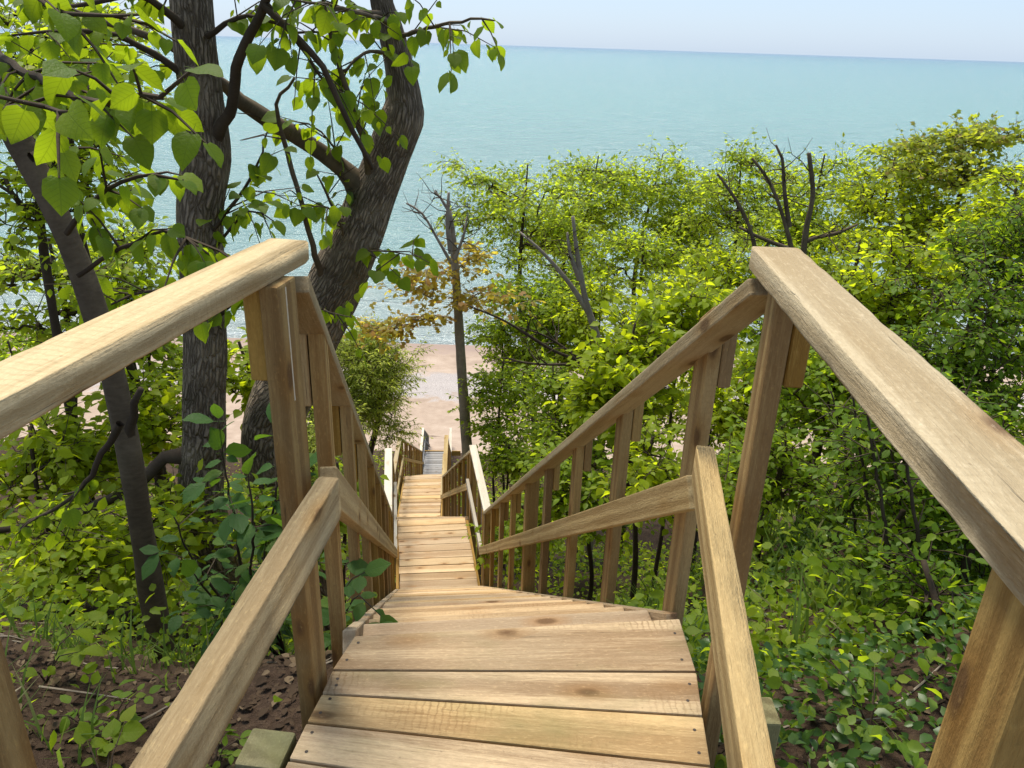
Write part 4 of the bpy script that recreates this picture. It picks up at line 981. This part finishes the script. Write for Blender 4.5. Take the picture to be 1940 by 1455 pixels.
def patchy(f, t):
    return lambda x, y, g: (np.sin(x * f + 1.3 * np.sin(y * f * .7)) + np.sin(y * f * 1.1 + 2 * np.sin(x * f * .6)) + g.normal(0, .6, len(x))) > t
scatter('leaf_litter', 11000, (-4.0, -.5), (.3, 3.2), L['litter'], (.012, .046), 'oval', 301, (0.001, .014), .22, label='brown dead leaves littering the bare soil on the left', cat='leaf litter')
scatter('leaf_litter', 11000, (.5, 4.8), (.3, 4.4), L['litter'], (.012, .046), 'oval', 302, (0.001, .014), .22, label='brown dead leaves under the plants on the right', cat='leaf litter')
scatter('ground_ivy', 27000, (.55, 4.8), (.6, 5.6), L['peri'], (.024, .05), 'oval', 303, (.02, .17), .7, .25, patchy(3.1, .05), 'dark glossy ground cover creeping over the soil on the right', 'ground cover')
scatter('ground_ivy', 4200, (-4.5, -.5), (1.5, 4.5), L['mid'], (.03, .06), 'oval', 304, (.01, .14), .7, .2, patchy(2.3, .5), 'low green weeds along the soil edge on the left', 'ground cover')
scatter('ground_ivy', 5200, (.55, 3.6), (.9, 5.6), L['mid'], (.025, .06), 'oval', 313, (.03, .2), .8, .3, patchy(2.2, .2), 'yellow green seedlings among the dark ground cover on the right', 'ground cover')
scatter('undergrowth', 24000, (-7, 7), (2.5, 9), L['mid'], (.03, .07), 'oval', 305, (.02, .5), .7, .1, patchy(1.9, -.5), 'bright leafy undergrowth on the upper slope beside the steps', 'undergrowth')
scatter('undergrowth', 12000, (-7, 7), (2.5, 9), L['dark'], (.03, .065), 'oval', 307, (.02, .35), .7, .1, patchy(2.3, -.3), 'darker leafy undergrowth on the upper slope beside the steps', 'undergrowth')
scatter('undergrowth', 26000, (-13, 13), (8.5, 31), L['bright'], (.05, .09), 'kite', 308, (.02, .5), .6, .1, patchy(1.3, -.7), 'bright low undergrowth blanketing the lower bluff slope', 'undergrowth', .03)
scatter('undergrowth', 15000, (-12, 14), (8.5, 30), L['dark'], (.05, .09), 'kite', 306, (.02, .35), .6, .1, patchy(1.7, -.3), 'darker low undergrowth on the lower bluff slope', 'undergrowth', .03)
def grass(name, label, n, xr, yr, seed, size=(.15, .40)):
    g = np.random.default_rng(seed); cx = g.uniform(*xr, n // 14); cy = g.uniform(*yr, n // 14)
    k = g.integers(0, len(cx), n); x = cx[k] + g.normal(0, .04, n); y = cy[k] + g.normal(0, .04, n); a = g.uniform(0, 2 * PI, n)
    d = np.stack([np.cos(a) * .45, np.sin(a) * .45, g.uniform(.6, 1.2, n)], 1); nn = np.stack([np.cos(a), np.sin(a), -.3 * np.ones(n)], 1)
    tag(mesh_obj(name, leaves_mesh(name, np.stack([x, y, ground_z(x, y)], 1), d, -nn, g.uniform(*size, n), L['grass'], 'blade', g)), label, 'grass', kind='stuff')
grass('grass', 'tufts of grass under the right stair rail', 1300, (.55, 2.4), (2.4, 7.5), 311, (.2, .5))
grass('grass', 'thin grass below the left handrail', 500, (-2.4, -.55), (1.2, 3.0), 312, (.1, .25))
# fallen twigs
tb = Tubes(); g = np.random.default_rng(320)
for _ in range(170):
    x = g.uniform(-3.4, -.55) if g.random() < .6 else g.uniform(.6, 3.2); y = g.uniform(.6, 3.4); a = g.uniform(0, PI); ln = g.uniform(.06, .3)
    pp = [np.array([x + math.cos(a) * ln * q + g.normal(0, .01), y + math.sin(a) * ln * q + g.normal(0, .01), 0]) for q in (-.5, 0, .5)]
    for p in pp: p[2] = float(ground_z(p[0], p[1])) + g.uniform(.004, .025)
    tb.add(pp, [.004, .0035, .002], 4, False)
tag(tb.build('fallen_twigs', B['grey'], None, (0, 0, 0)), 'thin fallen twigs scattered over the forest soil', 'twigs', kind='stuff')

# ------------------------------------------------------------------ leafy plants close by, leaf by leaf
def leafy(name, label, cat, group, base, stems, kind, seed, size, gap, r=.006, limit=300, droop=.3, lat=.9, side=0, tw=.2, start=.2):
    g = np.random.default_rng(seed); base = np.asarray(base, float); th = thing(name, label, cat, group, tuple(base)); sp = Sprig(); tb = Tubes()
    for pts in stems:
        Q, R = smooth_line(pts, np.linspace(r, r * .35, len(pts)), .05); Q = Q + g.normal(0, .003, Q.shape)
        st = Tubes(); st.add(Q, R, 6, True); st.build('stem', B['twig'], th, base)
        sp.along(Q, g, gap, size, droop, lat, start=start, flat=.35)
        for _ in range(side):
            i = int(g.uniform(.3, .95) * (len(Q) - 1)); d = unit(unit(g.normal(size=3)) * [1, 1, .5] + [0, 0, .15]); ln = tw * g.uniform(.6, 1.4)
            W = np.array([Q[i], Q[i] + d * ln * .5, Q[i] + d * ln - [0, 0, .1 * ln]]); tb.add(W, [.003, .0025, .0015], 4, False); sp.along(W, g, gap, size, droop, lat, flat=.35)
    if tb.V: tag(tb.build('side_twigs', B['twig'], th, base), kind='stuff')
    place_leaves(sp, kind, th, g, limit); return th
bb = gp(-1.05, 3.0)
leafy('leafy_shrub', 'dark broad leaved shrub at the foot of the thick upright trunk', 'shrub', None, bb,
      [[bb, at(470, 1120, 2.9), at(440, 960, 2.8), at(420, 850, 2.75)], [bb, at(500, 1100, 2.8), at(520, 950, 2.7), at(540, 870, 2.65)], [bb, at(430, 1150, 2.9), at(360, 1050, 2.85), at(330, 980, 2.8)],
       [bb, at(480, 1130, 2.8), at(480, 1000, 2.6), at(470, 900, 2.55)], [bb, at(520, 1150, 2.7), at(560, 1060, 2.5), at(540, 1000, 2.45)], [bb, at(450, 1180, 2.8), at(400, 1130, 2.7), at(370, 1090, 2.6)]],
      'bush', 401, .105, .055, .009, 300, side=5, tw=.24)
b_ = gp(-.62, 2.25)
leafy('leafy_shoot', 'leafy shoot poking through the left balusters over the top steps', 'plant', None, b_,
      [[b_, at(640, 1190, 2.25), at(680, 1130, 2.2), at(720, 1165, 2.15)], [b_, at(640, 1180, 2.25), at(650, 1120, 2.2), at(690, 1080, 2.2)], [b_, at(620, 1220, 2.2), at(660, 1200, 2.1), at(705, 1190, 2.05)]], 'bush', 402, .085, .045, .005, start=.3)
weeds = [('broad leaved weed at the left picture edge on the soil', 60, 1180, 2.0, 'bright', .085, 4), ('small weed seedling left of the slim trunk foot', 130, 1250, 1.75, 'weed', .055, 4),
         ('feathery low weed in the middle of the bare soil', 215, 1330, 1.75, 'weed', .05, 6), ('small broad leaved weed low in the left corner', 185, 1420, 1.5, 'bright', .075, 4),
         ('slender weed standing beside the mossy stub post', 400, 1420, 1.6, 'weed', .05, 5), ('pale leaved weed at the bottom right between rail and post', 1640, 1420, 1.75, 'weed', .10, 6),
         ('broad weed among the ground cover right of the mid rail', 1560, 1060, 3.4, 'weed', .11, 7), ('broad weed farther back beneath the right shrubs', 1480, 960, 4.2, 'bright', .12, 7),
         ('lily like weed right of the lowest right post', 1480, 1130, 3.0, 'bright', .11, 6), ('leafy weed by the foot of the dark shrub', 1600, 1230, 2.5, 'weed', .07, 6)]
for i, (lb, px, py, Y, kd, sz, ns) in enumerate(weeds):
    g = np.random.default_rng(430 + i); q = at(px, py, Y); b_ = gp(q[0], Y); st = []
    for k in range(ns):
        a = g.uniform(0, 2 * PI); h = sz * g.uniform(1.2, 2.6); o_ = np.array([math.cos(a), math.sin(a), 0]) * h * .8
        st.append([b_, b_ + o_ * .4 + [0, 0, h * .6], b_ + o_ + [0, 0, h * .8]])
    leafy('weed', lb, 'plant', 'single weeds on the forest floor', b_, st, kd, 450 + i, sz * .72, sz * .6, .003, start=.4)

# upright dark stems with small leaves between the mid rail and the nearest right post
st_ = []
for k, (px, Y0) in enumerate([(1640, 3.3), (1665, 2.9), (1700, 3.2), (1725, 2.8), (1745, 3.4), (1610, 3.7)]):
    q_ = at(px + 25, 1150, Y0); b0_ = gp(q_[0], Y0)
    st_.append([b0_, at(px + 15, 1020, Y0), at(px - 10, 860, Y0 + .1), at(px - 35, 690 + 25 * (k % 3), Y0 + .15)])
leafy('upright_shrub', 'dark upright stems with small leaves rising under the bleached right rail', 'shrub', None, gp(at(1690, 1150, 3.1)[0], 3.1), st_, 'weed', 480, .046, .05, .011, 300, side=16, tw=.2, start=.3)
